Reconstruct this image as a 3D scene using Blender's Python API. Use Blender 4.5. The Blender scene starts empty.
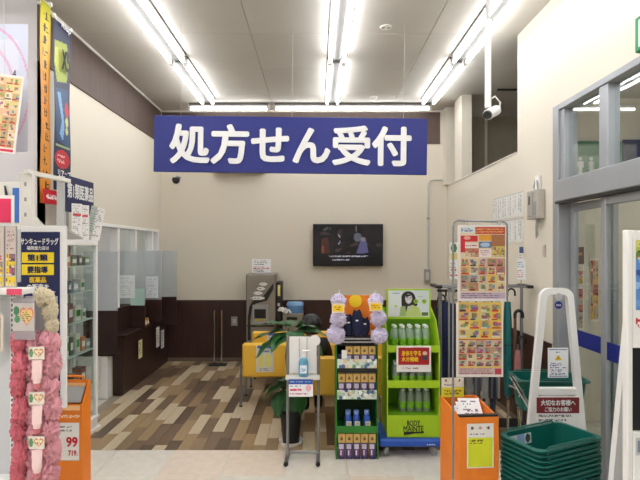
import bpy, math, random
import numpy as np
from mathutils import Matrix, Vector, noise

# ------------------------------------------------------------------ camera, world, exposure
F, U0, V0, CAMZ = 500.0, 316.0, 249.0, 1.6
scene = bpy.context.scene
C = scene.collection
cam_d = bpy.data.cameras.new('camera')
cam_d.sensor_width = 36.0
cam_d.lens = F / 640.0 * 36.0
cam_d.shift_x = (320 - U0) / 640.0
cam_d.shift_y = (V0 - 240) / 640.0
cam_d.clip_start = 0.05
cam = bpy.data.objects.new('camera', cam_d)
cam.location = (0, 0, CAMZ)
cam.rotation_euler = (math.radians(90), 0, 0)
C.objects.link(cam)
scene.camera = cam
world = bpy.data.worlds.new('world')
scene.world = world
world.use_nodes = True
world.node_tree.nodes['Background'].inputs[0].default_value = (0.9, 0.95, 1.0, 1)
world.node_tree.nodes['Background'].inputs[1].default_value = 0.25
vs = scene.view_settings
vs.view_transform = 'Standard'
vs.look = 'None'
vs.gamma = 1.0
vs.use_curve_mapping = False
vs.exposure = 1.55
TUBE = 7.5           # emission of the fluorescent tubes

def PX(u, Y): return (u - U0) * Y / F
def PZ(v, Y): return CAMZ - (v - V0) * Y / F

# ------------------------------------------------------------------ materials
def lin(c):
    out = []
    for x in c[:3]:
        x = x / 255.0
        out.append(x / 12.92 if x <= 0.04045 else ((x + 0.055) / 1.055) ** 2.4)
    return out
MATS = {}
def mat(name, col, rough=0.55, metal=0.0, var=0.0, vscale=8.0, stretch=None, bump=0.0, bscale=60.0, emit=0.0, spec=0.5, ndetail=3.0):
    if name in MATS: return MATS[name]
    m = bpy.data.materials.new(name); m.use_nodes = True
    nt = m.node_tree; b = nt.nodes['Principled BSDF']
    l = lin(col)
    b.inputs['Base Color'].default_value = (*l, 1)
    b.inputs['Roughness'].default_value = rough
    b.inputs['Metallic'].default_value = metal
    b.inputs['Specular IOR Level'].default_value = spec
    if var or bump:
        tc = nt.nodes.new('ShaderNodeTexCoord')
        mp = nt.nodes.new('ShaderNodeMapping'); nt.links.new(tc.outputs['Object'], mp.inputs[0])
        if stretch: mp.inputs['Scale'].default_value = stretch
    if var:
        n = nt.nodes.new('ShaderNodeTexNoise'); n.inputs['Scale'].default_value = vscale; n.inputs['Detail'].default_value = ndetail
        nt.links.new(mp.outputs[0], n.inputs['Vector'])
        r = nt.nodes.new('ShaderNodeValToRGB')
        r.color_ramp.elements[0].position = 0.3; r.color_ramp.elements[1].position = 0.7
        r.color_ramp.elements[0].color = (*[x * (1 - var) for x in l], 1)
        r.color_ramp.elements[1].color = (*[min(1, x * (1 + var)) for x in l], 1)
        nt.links.new(n.outputs['Fac'], r.inputs[0]); nt.links.new(r.outputs[0], b.inputs['Base Color'])
    if bump:
        n2 = nt.nodes.new('ShaderNodeTexNoise'); n2.inputs['Scale'].default_value = bscale
        nt.links.new(mp.outputs[0], n2.inputs['Vector'])
        bp = nt.nodes.new('ShaderNodeBump'); bp.inputs['Strength'].default_value = bump; bp.inputs['Distance'].default_value = 0.005
        nt.links.new(n2.outputs['Fac'], bp.inputs['Height']); nt.links.new(bp.outputs[0], b.inputs['Normal'])
    if emit:
        b.inputs['Emission Color'].default_value = (*l, 1); b.inputs['Emission Strength'].default_value = emit
    MATS[name] = m
    return m
def mix_mat(name, a, b, fac):
    """a mixed with b; fac a number or a Fresnel ior tuple ('f', ior)."""
    m = bpy.data.materials.new(name); m.use_nodes = True
    nt = m.node_tree; nt.nodes.clear()
    out = nt.nodes.new('ShaderNodeOutputMaterial'); mx = nt.nodes.new('ShaderNodeMixShader')
    nodes = []
    for kind, col, rough in (a, b):
        n = nt.nodes.new({'t': 'ShaderNodeBsdfTransparent', 'g': 'ShaderNodeBsdfGlossy', 'd': 'ShaderNodeBsdfDiffuse', 'l': 'ShaderNodeBsdfTranslucent'}[kind])
        n.inputs[0].default_value = (*lin(col), 1)
        if kind == 'g': n.inputs['Roughness'].default_value = rough
        nodes.append(n)
    nt.links.new(nodes[0].outputs[0], mx.inputs[1]); nt.links.new(nodes[1].outputs[0], mx.inputs[2])
    if isinstance(fac, tuple):
        lw = nt.nodes.new('ShaderNodeLayerWeight'); lw.inputs['Blend'].default_value = .5   # Schlick, same from both sides of the pane
        p5 = nt.nodes.new('ShaderNodeMath'); p5.operation = 'POWER'; p5.inputs[1].default_value = 5.0
        ml = nt.nodes.new('ShaderNodeMath'); ml.operation = 'MULTIPLY_ADD'; ml.inputs[1].default_value = .95; ml.inputs[2].default_value = .045
        nt.links.new(lw.outputs['Facing'], p5.inputs[0]); nt.links.new(p5.outputs[0], ml.inputs[0]); nt.links.new(ml.outputs[0], mx.inputs[0])
    else: mx.inputs[0].default_value = fac
    nt.links.new(mx.outputs[0], out.inputs[0])
    MATS[name] = m
    return m
def print_mat(name, rough=0.5, emit=0.0):
    if name in MATS: return MATS[name]
    m = bpy.data.materials.new(name); m.use_nodes = True
    nt = m.node_tree; b = nt.nodes['Principled BSDF']
    a = nt.nodes.new('ShaderNodeAttribute'); a.attribute_name = 'ink'
    nt.links.new(a.outputs['Color'], b.inputs['Base Color'])
    b.inputs['Roughness'].default_value = rough
    if emit:
        nt.links.new(a.outputs['Color'], b.inputs['Emission Color']); b.inputs['Emission Strength'].default_value = emit
    MATS[name] = m
    return m

M = {}
M['wall'] = mat('cream_wallpaper', (220, 212, 196), 0.8, bump=0.08, bscale=180)
M['grey_wall'] = mat('pale_grey_wallpaper', (206, 203, 206), 0.8, bump=0.08, bscale=180)
M['void_wall'] = mat('shaded_taupe_wall', (168, 158, 140), 0.85, var=0.05)  # taupe darker than the cream walls: the void's shade put into the colour
M['ceiling'] = mat('ceiling_board', (194, 189, 180), 0.85, var=0.04, vscale=1.4, bump=0.15, bscale=90)
M['seam'] = mat('ceiling_seam', (120, 114, 104), 0.9)
M['band'] = mat('brown_wood_band', (92, 76, 68), 0.6, var=0.12, vscale=6, stretch=(9, 9, .5))
M['wains'] = mat('dark_brown_wainscot', (58, 33, 27), 0.45, var=0.18, vscale=5, stretch=(8, 8, .5))
M['dark_wood'] = mat('dark_counter_wood', (52, 32, 27), 0.4, var=0.2, vscale=5, stretch=(6, 6, .5))
M['base'] = mat('brown_baseboard', (105, 90, 78), 0.5)
M['tile_a'] = mat('cream_floor_tile', (226, 219, 208), 0.22, var=0.05, vscale=14)
M['tile_b'] = mat('peach_floor_tile', (228, 212, 196), 0.22, var=0.05, vscale=14)
M['subfloor'] = mat('floor_joint', (150, 140, 125), 0.7)
for k, c in enumerate([(200, 183, 155), (160, 135, 102), (120, 98, 78), (100, 82, 66), (144, 121, 93)]):
    M['plank%d' % k] = mat('vinyl_plank_%d' % k, c, 0.35, var=0.1, vscale=18, stretch=(6, .7, 1))
M['white'] = mat('white_paint', (236, 235, 233), 0.45)
M['offwhite'] = mat('warm_white_plastic', (226, 222, 214), 0.5)
M['paper'] = mat('white_paper', (238, 236, 232), 0.7)
M['grey'] = mat('grey_plastic', (150, 150, 148), 0.5)
M['lgrey'] = mat('light_grey_metal', (188, 188, 186), 0.4)
M['silver_grey'] = mat('champagne_grey_casing', (138, 132, 122), 0.4, metal=.2)
M['black'] = mat('black_plastic', (18, 18, 20), 0.4)
M['alu'] = mat('brushed_aluminium', (158, 160, 164), 0.38, metal=.25, var=.05, vscale=3)
M['chrome'] = mat('chrome_tube', (205, 205, 205), 0.18, metal=1.0)
M['steel'] = mat('grey_steel_tube', (140, 140, 142), 0.35, metal=.6)
M['tube'] = mat('lit_fluorescent_tube', (250, 252, 255), 0.4, emit=TUBE)
M['blue'] = mat('blue_sign_board', (26, 38, 124), 0.45)
M['navy'] = mat('navy_board', (20, 28, 80), 0.5)
M['ink_white'] = mat('white_lettering', (240, 240, 240), 0.5)
M['ink_navy'] = mat('navy_lettering', (22, 28, 80), 0.5)
M['ink_black'] = mat('black_lettering', (20, 20, 20), 0.5)
M['ink_yellow'] = mat('yellow_lettering', (245, 205, 30), 0.5)
M['ink_red'] = mat('red_lettering', (205, 25, 40), 0.5)
M['yellow'] = mat('yellow_vinyl', (236, 186, 58), 0.4, var=.04, vscale=5, bump=.05)
M['basket'] = mat('dark_green_basket_plastic', (18, 98, 88), 0.32)
M['orange'] = mat('orange_board', (234, 128, 28), 0.5, var=.04)
M['lime'] = mat('lime_cardboard', (166, 204, 26), 0.55)
M['lime_d'] = mat('green_cardboard_lining', (112, 168, 20), 0.6)
M['green'] = mat('green_cardboard', (44, 128, 44), 0.6)
M['dolly'] = mat('blue_dolly_plastic', (30, 84, 182), 0.45)
M['lav'] = mat('lavender_mesh', (222, 212, 238), 0.8, var=.12, vscale=30)
M['leaf'] = mat('dark_green_leaf', (40, 88, 44), 0.38, var=.2, vscale=9)
M['stem'] = mat('brown_green_stem', (82, 86, 48), 0.6)
M['soil'] = mat('potting_soil', (52, 40, 30), 0.95, var=.3, vscale=40)
M['glass'] = mix_mat('clear_pane', ('t', (246, 250, 249), 0), ('g', (255, 255, 255), 0.02), ('f', 1.5))
M['frost'] = mix_mat('frosted_acrylic', ('t', (240, 243, 244), 0), ('d', (216, 220, 224), 0), 0.42)
M['clear'] = mix_mat('clear_plastic', ('t', (236, 246, 238), 0), ('d', (222, 232, 224), 0), 0.3)
M['liquid'] = mix_mat('blue_gel', ('t', (165, 218, 240), 0), ('d', (150, 212, 238), 0), 0.45)
M['pink'] = mix_mat('pink_chiffon', ('d', (255, 150, 166), 0), ('l', (255, 165, 180), 0), 0.35)
M['pink_l'] = mix_mat('pale_pink_chiffon', ('d', (255, 190, 202), 0), ('l', (255, 198, 208), 0), 0.35)
M['cream_c'] = mix_mat('cream_chiffon', ('d', (248, 236, 208), 0), ('l', (250, 238, 210), 0), 0.35)
M['bag'] = mix_mat('clear_wrapper', ('t', (240, 236, 240), 0), ('d', (205, 200, 205), 0), 0.45)
M['print'] = print_mat('printed_paper', .45)
M['screen'] = print_mat('lit_screen', .25, emit=.3)

# ------------------------------------------------------------------ mesh builder
class MB:
    def __init__(s): s.v, s.f, s.mi = [], [], []
    def add(s, vs_, fs, mi=0):
        n = len(s.v); s.v += [tuple(p) for p in vs_]
        s.f += [tuple(i + n for i in f) for f in fs]; s.mi += [mi] * len(fs)
        return s
    def box(s, c, d, b=0.0, R=None, mi=0):
        hx, hy, hz = d[0] / 2, d[1] / 2, d[2] / 2
        b = min(b, hx * .9, hy * .9, hz * .9)
        if b <= 0:
            p = [Vector((x * hx, y * hy, z * hz)) for x in (-1, 1) for y in (-1, 1) for z in (-1, 1)]
            f = [(0, 1, 3, 2), (4, 6, 7, 5), (0, 4, 5, 1), (2, 3, 7, 6), (0, 2, 6, 4), (1, 5, 7, 3)]
        else:
            p, ix = [], {}
            for x in (-1, 1):
                for y in (-1, 1):
                    for z in (-1, 1):
                        for a in range(3):
                            q = [x * hx, y * hy, z * hz]
                            for k in range(3):
                                if k != a: q[k] -= b * (x, y, z)[k]
                            ix[(x, y, z, a)] = len(p); p.append(Vector(q))
            f = []
            for a in range(3):
                o1, o2 = [(1, 2), (0, 2), (0, 1)][a]
                for sg in (-1, 1):
                    quad = []
                    for (i, j) in ((-1, -1), (1, -1), (1, 1), (-1, 1)):
                        k = [0, 0, 0]; k[a] = sg; k[o1] = i; k[o2] = j
                        quad.append(ix[(*k, a)])
                    f.append(tuple(quad))
                for i in (-1, 1):
                    for j in (-1, 1):
                        k0 = [0, 0, 0]; k0[a] = -1; k0[o1] = i; k0[o2] = j
                        k1 = list(k0); k1[a] = 1
                        f.append((ix[(*k0, o1)], ix[(*k1, o1)], ix[(*k1, o2)], ix[(*k0, o2)]))
            for x in (-1, 1):
                for y in (-1, 1):
                    for z in (-1, 1): f.append((ix[(x, y, z, 0)], ix[(x, y, z, 1)], ix[(x, y, z, 2)]))
        if R is not None: p = [R @ q for q in p]
        c = Vector(c)
        return s.add([q + c for q in p], f, mi)
    def bb(s, x0, x1, y0, y1, z0, z1, b=0.0, mi=0):
        return s.box(((x0 + x1) / 2, (y0 + y1) / 2, (z0 + z1) / 2), (abs(x1 - x0), abs(y1 - y0), abs(z1 - z0)), b, None, mi)
    def tube(s, pts, r, n=8, closed=False, mi=0, caps=True):
        pts = [Vector(p) for p in pts]; m = len(pts)
        rs = r if isinstance(r, (list, tuple)) else [r] * m
        vs_, prev = [], None
        for i, p in enumerate(pts):
            if closed: t = pts[(i + 1) % m] - pts[i - 1]
            else: t = pts[min(i + 1, m - 1)] - pts[max(i - 1, 0)]
            t.normalize()
            if prev is None:
                up = Vector((0, 0, 1)) if abs(t.z) < .9 else Vector((1, 0, 0))
                a = t.cross(up).normalized()
            else:
                a = (prev - t * prev.dot(t)).normalized()
            prev = a; bb = t.cross(a)
            for k in range(n):
                w = 2 * math.pi * k / n
                vs_.append(p + (a * math.cos(w) + bb * math.sin(w)) * rs[i])
        fs = []
        for i in range(m if closed else m - 1):
            for k in range(n):
                a0, a1 = i * n + k, i * n + (k + 1) % n
                b0, b1 = ((i + 1) % m) * n + k, ((i + 1) % m) * n + (k + 1) % n
                fs.append((a0, a1, b1, b0))
        if caps and not closed:
            fs.append(tuple(range(n))[::-1]); fs.append(tuple(range((m - 1) * n, m * n)))
        return s.add(vs_, fs, mi)
    def cyl(s, p0, p1, r, n=14, mi=0): return s.tube([p0, p1], r, n, mi=mi)
    def lathe(s, prof, c=(0, 0, 0), n=16, mi=0, sx=1, sy=1):
        vs_, fs = [], []
        for (r, z) in prof:
            for k in range(n):
                w = 2 * math.pi * k / n
                vs_.append((c[0] + r * sx * math.cos(w), c[1] + r * sy * math.sin(w), c[2] + z))
        for i in range(len(prof) - 1):
            for k in range(n):
                fs.append((i * n + k, i * n + (k + 1) % n, (i + 1) * n + (k + 1) % n, (i + 1) * n + k))
        if prof[0][0] > 0: fs.append(tuple(range(n))[::-1])
        if prof[-1][0] > 0: fs.append(tuple(range((len(prof) - 1) * n, len(prof) * n)))
        return s.add(vs_, fs, mi)
    def prism(s, poly, d0, d1, axis='y', mi=0):
        """poly in the two other axes, in order (x,z) for y, (y,z) for x, (x,y) for z."""
        def mk(p, d):
            return {'y': (p[0], d, p[1]), 'x': (d, p[0], p[1]), 'z': (p[0], p[1], d)}[axis]
        n = len(poly)
        vs_ = [mk(p, d0) for p in poly] + [mk(p, d1) for p in poly]
        fs = [tuple(range(n)), tuple(range(n, 2 * n))[::-1]] + [(i, i + n, (i + 1) % n + n, (i + 1) % n) for i in range(n)]
        return s.add(vs_, fs, mi)
    def grid(s, fn, nu, nv, mi=0, thick=0.0):
        vs_ = [fn(i / nu, j / nv) for j in range(nv + 1) for i in range(nu + 1)]
        fs = [(j * (nu + 1) + i, j * (nu + 1) + i + 1, (j + 1) * (nu + 1) + i + 1, (j + 1) * (nu + 1) + i) for j in range(nv) for i in range(nu)]
        return s.add(vs_, fs, mi)
    def mesh(s, name, mats, smooth=35):
        me = bpy.data.meshes.new(name)
        me.from_pydata(s.v, [], s.f)
        for m in (mats if isinstance(mats, (list, tuple)) else [mats]): me.materials.append(m)
        me.polygons.foreach_set('material_index', s.mi)
        me.polygons.foreach_set('use_smooth', [True] * len(s.f))
        me.update()
        import bmesh
        bm = bmesh.new(); bm.from_mesh(me); bmesh.ops.recalc_face_normals(bm, faces=bm.faces); bm.to_mesh(me); bm.free()
        me.set_sharp_from_angle(angle=math.radians(smooth))
        return me
    def build(s, name, mats, parent=None, loc=None, rz=0, smooth=35):
        return link(name, s.mesh(name, mats, smooth), parent, loc, rz)
def link(name, me, parent=None, loc=None, rz=0):
    o = bpy.data.objects.new(name, me); C.objects.link(o)
    if parent is not None: o.parent = parent
    if loc: o.location = loc
    if rz: o.rotation_euler = (0, 0, rz)
    return o
def tag(o, label, cat, group=None):
    o['label'] = label; o['category'] = cat
    if group: o['group'] = group
    return o
def thing(name, label, cat, loc=(0, 0, 0), rz=0.0, group=None):
    o = bpy.data.objects.new(name, None); C.objects.link(o)
    o.empty_display_size = .05
    o.location = loc; o.rotation_euler = (0, 0, rz)
    return tag(o, label, cat, group)
def struct(name, mb, m, label=None, smooth=35):
    o = mb.build(name, m, smooth=smooth); o['kind'] = 'structure'
    if label: o['label'] = label
    return o
def dup(root, loc, rz=None, label=None, group=None):
    r = root.copy(); C.objects.link(r); r.location = loc
    if rz is not None: r.rotation_euler = (0, 0, rz)
    if label: r['label'] = label
    if group: r['group'] = group
    for ch in list(root.children):
        c = ch.copy(); C.objects.link(c); c.parent = r
        for g in list(ch.children):
            d = g.copy(); C.objects.link(d); d.parent = c
    return r

# ------------------------------------------------------------------ flat print: little canvases turned into inked sheets
class Canvas:
    def __init__(s, nx, ny, bg=(240, 240, 236)):
        s.nx, s.ny = nx, ny; s.a = np.zeros((ny, nx, 3)); s.a[:] = bg
        yy, xx = np.mgrid[0:ny, 0:nx]; s.U = (xx + .5) / nx; s.V = (yy + .5) / ny
    def rect(s, u0, v0, u1, v1, c):
        s.a[(s.U >= u0) & (s.U < u1) & (s.V >= v0) & (s.V < v1)] = c; return s
    def ell(s, cu, cv, ru, rv, c, ring=None):
        d = ((s.U - cu) / ru) ** 2 + ((s.V - cv) / rv) ** 2
        m = d < 1
        if ring: m &= d > ring
        s.a[m] = c; return s
    def poly(s, pts, c):
        m = np.zeros(s.U.shape, bool); n = len(pts)
        for i in range(n):
            (x0, y0), (x1, y1) = pts[i], pts[(i + 1) % n]
            if y0 == y1: continue
            k = ((s.V >= min(y0, y1)) & (s.V < max(y0, y1))) & (s.U < (x1 - x0) * (s.V - y0) / (y1 - y0) + x0)
            m ^= k
        s.a[m] = c; return s
    def lines(s, u0, v0, u1, v1, rows, c, seed=0, vertical=False, fill=.62):
        rng = np.random.default_rng(seed)
        P, Q = (s.U, s.V) if not vertical else (s.V, s.U)
        p0, p1, q0, q1 = (u0, u1, v0, v1) if not vertical else (v0, v1, u0, u1)
        for r in range(rows):
            qa = q0 + (q1 - q0) * (r + .2) / rows; qb = q0 + (q1 - q0) * (r + .75) / rows
            end = p0 + (p1 - p0) * rng.uniform(.6, 1)
            m = (Q >= qa) & (Q < qb) & (P >= p0) & (P < end)
            k = rng.random(s.U.shape) < fill
            s.a[m & k] = c
        return s
    def cells(s, u0, v0, u1, v1, nu, nv, pal, seed=0, sub=3):
        rng = np.random.default_rng(seed)
        for j in range(nv):
            for i in range(nu):
                a, b = u0 + (u1 - u0) * i / nu, u0 + (u1 - u0) * (i + 1) / nu
                c, d = v0 + (v1 - v0) * j / nv, v0 + (v1 - v0) * (j + 1) / nv
                w, h = b - a, d - c
                s.rect(a, c, b, d, pal[rng.integers(len(pal))])
                for _ in range(sub):
                    x, y = a + w * rng.uniform(.1, .6), c + h * rng.uniform(.05, .55)
                    s.rect(x, y, x + w * rng.uniform(.2, .4), y + h * rng.uniform(.2, .45), (rng.integers(40, 220, 3) * .6 + np.array((70, 50, 36))))
                s.rect(a + w * .1, c + h * .72, a + w * rng.uniform(.5, .95), c + h * .92, [(196, 40, 44), (226, 214, 190), (70, 56, 50), (190, 60, 50)][rng.integers(4)])
        return s
    def mesh(s, name, w, h, m, bend=None):
        nx, ny = s.nx, s.ny
        xs = np.linspace(-w / 2, w / 2, nx + 1); zs = np.linspace(h / 2, -h / 2, ny + 1)
        X, Z = np.meshgrid(xs, zs)
        Y = np.zeros_like(X) if bend is None else bend(X / w, Z / h)
        co = np.stack([X, Y, Z], -1).reshape(-1, 3)
        i = np.arange(ny)[:, None] * (nx + 1) + np.arange(nx)[None]
        fc = np.stack([i, i + nx + 1, i + nx + 2, i + 1], -1).reshape(-1, 4)
        me = bpy.data.meshes.new(name)
        me.from_pydata(co.tolist(), [], fc.tolist())
        at = me.color_attributes.new('ink', 'FLOAT_COLOR', 'CORNER')
        c = np.clip(s.a / 255.0, 0, 1).reshape(-1, 3)
        c = np.where(c <= .04045, c / 12.92, ((c + .055) / 1.055) ** 2.4)
        c = np.concatenate([c, np.ones((len(c), 1))], 1)
        at.data.foreach_set('color', np.repeat(c, 4, 0).ravel().astype(np.float32))
        me.materials.append(m)
        return me
    def put(s, name, w, h, parent=None, loc=(0, 0, 0), rz=0, m=None, tilt=0, bend=None):
        o = link(name, s.mesh(name, w, h, m or M['print'], bend), parent, loc, rz)
        o.rotation_euler = (tilt, 0, rz)
        return o
TEXTS = []
def text(body, w, h, m, parent=None, loc=(0, 0, 0), rz=0, bold=0.02, name='lettering', tilt=0, keep=False):
    cu = bpy.data.curves.new(name, 'FONT'); cu.body = body; cu.offset = 0; cu.resolution_u = 3
    cu.align_x = 'CENTER'; cu.align_y = 'CENTER'
    cu.materials.append(M[m])
    o = bpy.data.objects.new(name, cu); C.objects.link(o)
    if parent is not None: o.parent = parent
    o.location = loc; o.rotation_euler = (tilt, 0, rz)
    TEXTS.append((o, w, h, bold))
    return o
def flush_texts():
    bpy.context.view_layer.update()
    dg = bpy.context.evaluated_depsgraph_get()
    done = []
    for o, w, h, bold in TEXTS:
        me = bpy.data.meshes.new_from_object(o.evaluated_get(dg))
        n = len(me.vertices); co = np.empty(n * 3); me.vertices.foreach_get('co', co); co = co.reshape(-1, 3)
        if bold:
            fs = [tuple(p.vertices) for p in me.polygons]; allc, allf = [], []
            for k in range(9):
                d = np.array((0, 0, 0)) if k == 8 else bold * np.array((math.cos(k * PI / 4), math.sin(k * PI / 4), 0))
                allc.append(co + d + np.array((0, 0, .004 * k))); allf += [tuple(i + k * n for i in f) for f in fs]
            mt = me.materials[0]; me = bpy.data.meshes.new('lettering'); co = np.concatenate(allc); n = len(co)
            me.from_pydata(co.tolist(), [], allf); me.materials.append(mt)
        lo, hi = co.min(0), co.max(0)
        u = (co[:, 0] - (lo[0] + hi[0]) / 2) * w / (hi[0] - lo[0]); v = (co[:, 1] - (lo[1] + hi[1]) / 2) * h / (hi[1] - lo[1])
        me.vertices.foreach_set('co', np.stack([u, -co[:, 2] * h / (hi[1] - lo[1]), v], 1).ravel())
        me.update()
        done.append((o, me))
    for o, me in done:
        q = bpy.data.objects.new('x', me); C.objects.link(q)
        q.parent = o.parent; q.location = o.location; q.rotation_euler = o.rotation_euler
        for k in ('label', 'category', 'group', 'kind'):
            if k in o: q[k] = o[k]
        nm = o.name.split('.')[0]; cu = o.data
        bpy.data.objects.remove(o); bpy.data.curves.remove(cu)
        q.name = nm
PI = math.pi

# ================================================================== THE ROOM
XL, XR, YB, ZC = -2.22, 1.87, 7.14, 3.58
YW = 3.98          # where the wood planks begin
# floor: slab, near tiles, planks
floor = struct('floor', MB().bb(-7, 6, -6, YW, -.12, -.003).bb(-7, XL, YW, 8, -.12, -.003).bb(XR, 6, YW, 8, -.12, -.003), M['tile_a'])
floor_w = struct('floor_wood', MB().bb(XL, XR, YW, YB, -.12, -.006), M['subfloor'])
rng = random.Random(4)
tile_me = {}
for k in ('tile_a', 'tile_b'):
    tile_me[k] = MB().bb(-.2235, .2235, -.2235, .2235, -.003, 0, .001).mesh('floor_tile', M[k])
for j in range(4):
    for i in range(14):
        x = -4.27 + .45 * i + .225; y = YW - .45 * j - .225
        k = 'tile_b' if (i, j) in ((7, 0), (8, 0), (7, 1), (10, 1), (5, 2)) else 'tile_a'
        if x > 1.9: continue
        link('floor_tile', tile_me[k], floor, (x, y, .0))
PW, PL = .1, .5
plank_me = {}
def plank_mesh(k, ln):
    key = (k, round(ln, 2))
    if key not in plank_me:
        plank_me[key] = MB().bb(-PW / 2 + .0006, PW / 2 - .0006, -ln / 2 + .0006, ln / 2 - .0006, -.006, 0, .0008).mesh('plank', M['plank%d' % k])
    return plank_me[key]
x = XL + .11; col = 0; last = 0
while x < XR - .02:
    y = YW; first = rng.choice([.1, .2, .25, .35, .4, .5]); ln = first
    while y < YB - .01:
        ln2 = min(ln, YB - y)
        k = rng.choices([0, 1, 2, 3, 4], [30, 24, 24, 16, 10])[0]
        if k == last: k = rng.choice([0, 1, 2, 3])
        last = k
        link('plank', plank_mesh(k, ln2), floor_w, (x + PW / 2, y + ln2 / 2, 0))
        y += ln2; ln = PL
    x += PW
# ceiling with boards
ceil_ = struct('ceiling', MB().bb(-7, 6, -6, 8, ZC + .012, ZC + .12), M['seam'])
cm = {}
for xa, xb in ((-7, -3.9), (-3.9, -2.25), (-2.25, -.6), (-.6, 1.05), (1.05, 2.7), (2.7, 6)):
    ya = -6
    for yb in (-2, 0, 1.9, 2.8, 3.7, 4.6, 5.5, 6.4, 7.3, 8):
        key = (round(xb - xa, 2), round(yb - ya, 2))
        if key not in cm:
            cm[key] = MB().bb(-key[0] / 2 + .002, key[0] / 2 - .002, -key[1] / 2 + .002, key[1] / 2 - .002, 0, .012, .0015).mesh('ceiling_panel', M['ceiling'])
        link('ceiling_panel', cm[key], ceil_, ((xa + xb) / 2, (ya + yb) / 2, ZC))
        ya = yb
# back wall, wainscot, band
struct('wall_back', MB().bb(XL - .15, XR, YB, YB + .12, 0, ZC), M['wall'])
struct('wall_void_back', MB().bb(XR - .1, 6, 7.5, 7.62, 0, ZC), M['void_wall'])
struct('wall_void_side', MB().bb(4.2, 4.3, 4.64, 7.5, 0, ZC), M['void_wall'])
wz = .872
w_b = struct('trim_1', MB().bb(XL, XR, YB - .006, YB - .001, 0, wz), M['black'], 'dark wainscot backing on the back wall')
pw = (XR - XL) / 5
pm = MB().bb(-pw / 2 + .0015, pw / 2 - .0015, -.008, 0, .05, wz, .001).mesh('wainscot_panel', M['wains'])
for i in range(5): link('wainscot_panel', pm, w_b, (XL + pw * (i + .5), YB - .006, 0))
struct('baseboard_back', MB().bb(XL + .1, XR, YB - .02, YB - .006, 0, .05, .003), M['base'])
zb = 3.1
for nm, ax in (('trim_2', 0), ('trim_3', 1)):
    if ax == 0:
        t = struct(nm, MB().bb(XL + .001, XL + .004, YW, YB - .01, zb, ZC - .03), M['black'], 'dark backing of the brown band on the left wall')
        w = (YB - .01 - YW) / 7
        me = MB().bb(0, .01, -w / 2 + .001, w / 2 - .001, zb, ZC - .03, .001).mesh('band_panel', M['band'])
        for i in range(7): link('band_panel', me, t, (XL + .004, YW + w * (i + .5), 0))
    else:
        t = struct(nm, MB().bb(XL + .02, XR - .1, YB - .004, YB - .001, zb, ZC - .03), M['black'], 'dark backing of the brown band on the back wall')
        w = (XR - .1 - XL - .02) / 8
        me = MB().bb(-w / 2 + .001, w / 2 - .001, -.012, 0, zb, ZC - .03, .001).mesh('band_panel', M['band'])
        for i in range(8): link('band_panel', me, t, (XL + .02 + w * (i + .5), YB - .004, 0))
struct('trim_4', MB().bb(XL + .001, XL + .025, YW, YB, ZC - .028, ZC - .001, .003), M['offwhite'], 'pale strip between brown band and ceiling')
# left wall with the dispensing opening, grey wall facing the shop, pharmacy room behind
oz = 1.87
struct('wall_left', MB().bb(XL - .12, XL, YW, YB, oz, ZC).bb(XL - .12, XL, YW, 4.55, 0, oz).bb(XL - .12, XL, 7.04, YB, 0, oz)
       .bb(XL - .12, XL, 5.45, 7.04, 0, .6), M['wall'])
struct('wall_front_left', MB().bb(-7, XL, YW - .001, YW + .12, 0, ZC), M['grey_wall'])
struct('wall_shop_left', MB().bb(-7.1, -7, -6, YW, 0, ZC), M['wall'])
struct('wall_shop_rear', MB().bb(-7, 6, -6.1, -6, 0, ZC), M['wall'])
struct('wall_pharmacy', MB().bb(-4.1, -4.0, YW + .12, YB, 0, ZC).bb(-4.1, XL - .15, YB, YB + .12, 0, ZC), M['white'])
# right wall: full piece, low piece with open void above, lintel over the doors
YD = 3.89
struct('wall_right', MB().bb(XR, XR + .15, YD, 4.64, 0, ZC).bb(XR, XR + .15, 4.64, YB, 0, 2.49).bb(XR, XR + .15, -6, YD, 2.70, ZC).bb(XR, XR + .15, -6, .6, 0, 2.7), M['wall'])
struct('trim_5', MB().bb(XR - .01, XR + .16, 4.642, YB, 2.49, 2.505, .003), M['offwhite'], 'cap along the low right wall')
struct('wall_post', MB().bb(XR + .0, XR + .13, 6.42, 6.74, 2.505, ZC), M['wall'])
struct('wall_post_rear', MB().bb(XR - .06, XR + .12, 6.98, YB, 2.505, ZC), M['wall'])
struct('trim_7', MB().bb(PX(486, 7.5) - .02, PX(486, 7.5) + .02, 7.488, 7.499, 0, ZC - .01, .003), M['offwhite'], 'pale vertical strip on the wall behind the void')
w_r = struct('trim_6', MB().bb(XR - .006, XR - .001, YD + .07, YB - .01, 0, .85), M['black'], 'dark wainscot backing on the right wall')
w = (YB - .01 - YD - .07) / 4
me = MB().bb(-.008, 0, -w / 2 + .0015, w / 2 - .0015, .05, .85, .001).mesh('wainscot_panel', M['wains'])
for i in range(4): link('wainscot_panel', me, w_r, (XR - .006, YD + .07 + w * (i + .5), 0))
struct('baseboard_right', MB().bb(XR - .02, XR - .006, YD + .07, YB - .02, 0, .05, .003), M['base'])
# vestibule behind the sliding doors
struct('wall_vestibule_end', MB().bb(XR + .15, 4.4, 4.64, 4.74, 0, 3.0), M['wall'])
struct('wall_vestibule_side', MB().bb(4.4, 4.5, -1, 4.74, 0, 3.0), M['wall'])
struct('ceiling_vestibule', MB().bb(XR + .15, 4.5, -1, 4.74, 3.0, 3.06), M['ceiling'])
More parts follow.
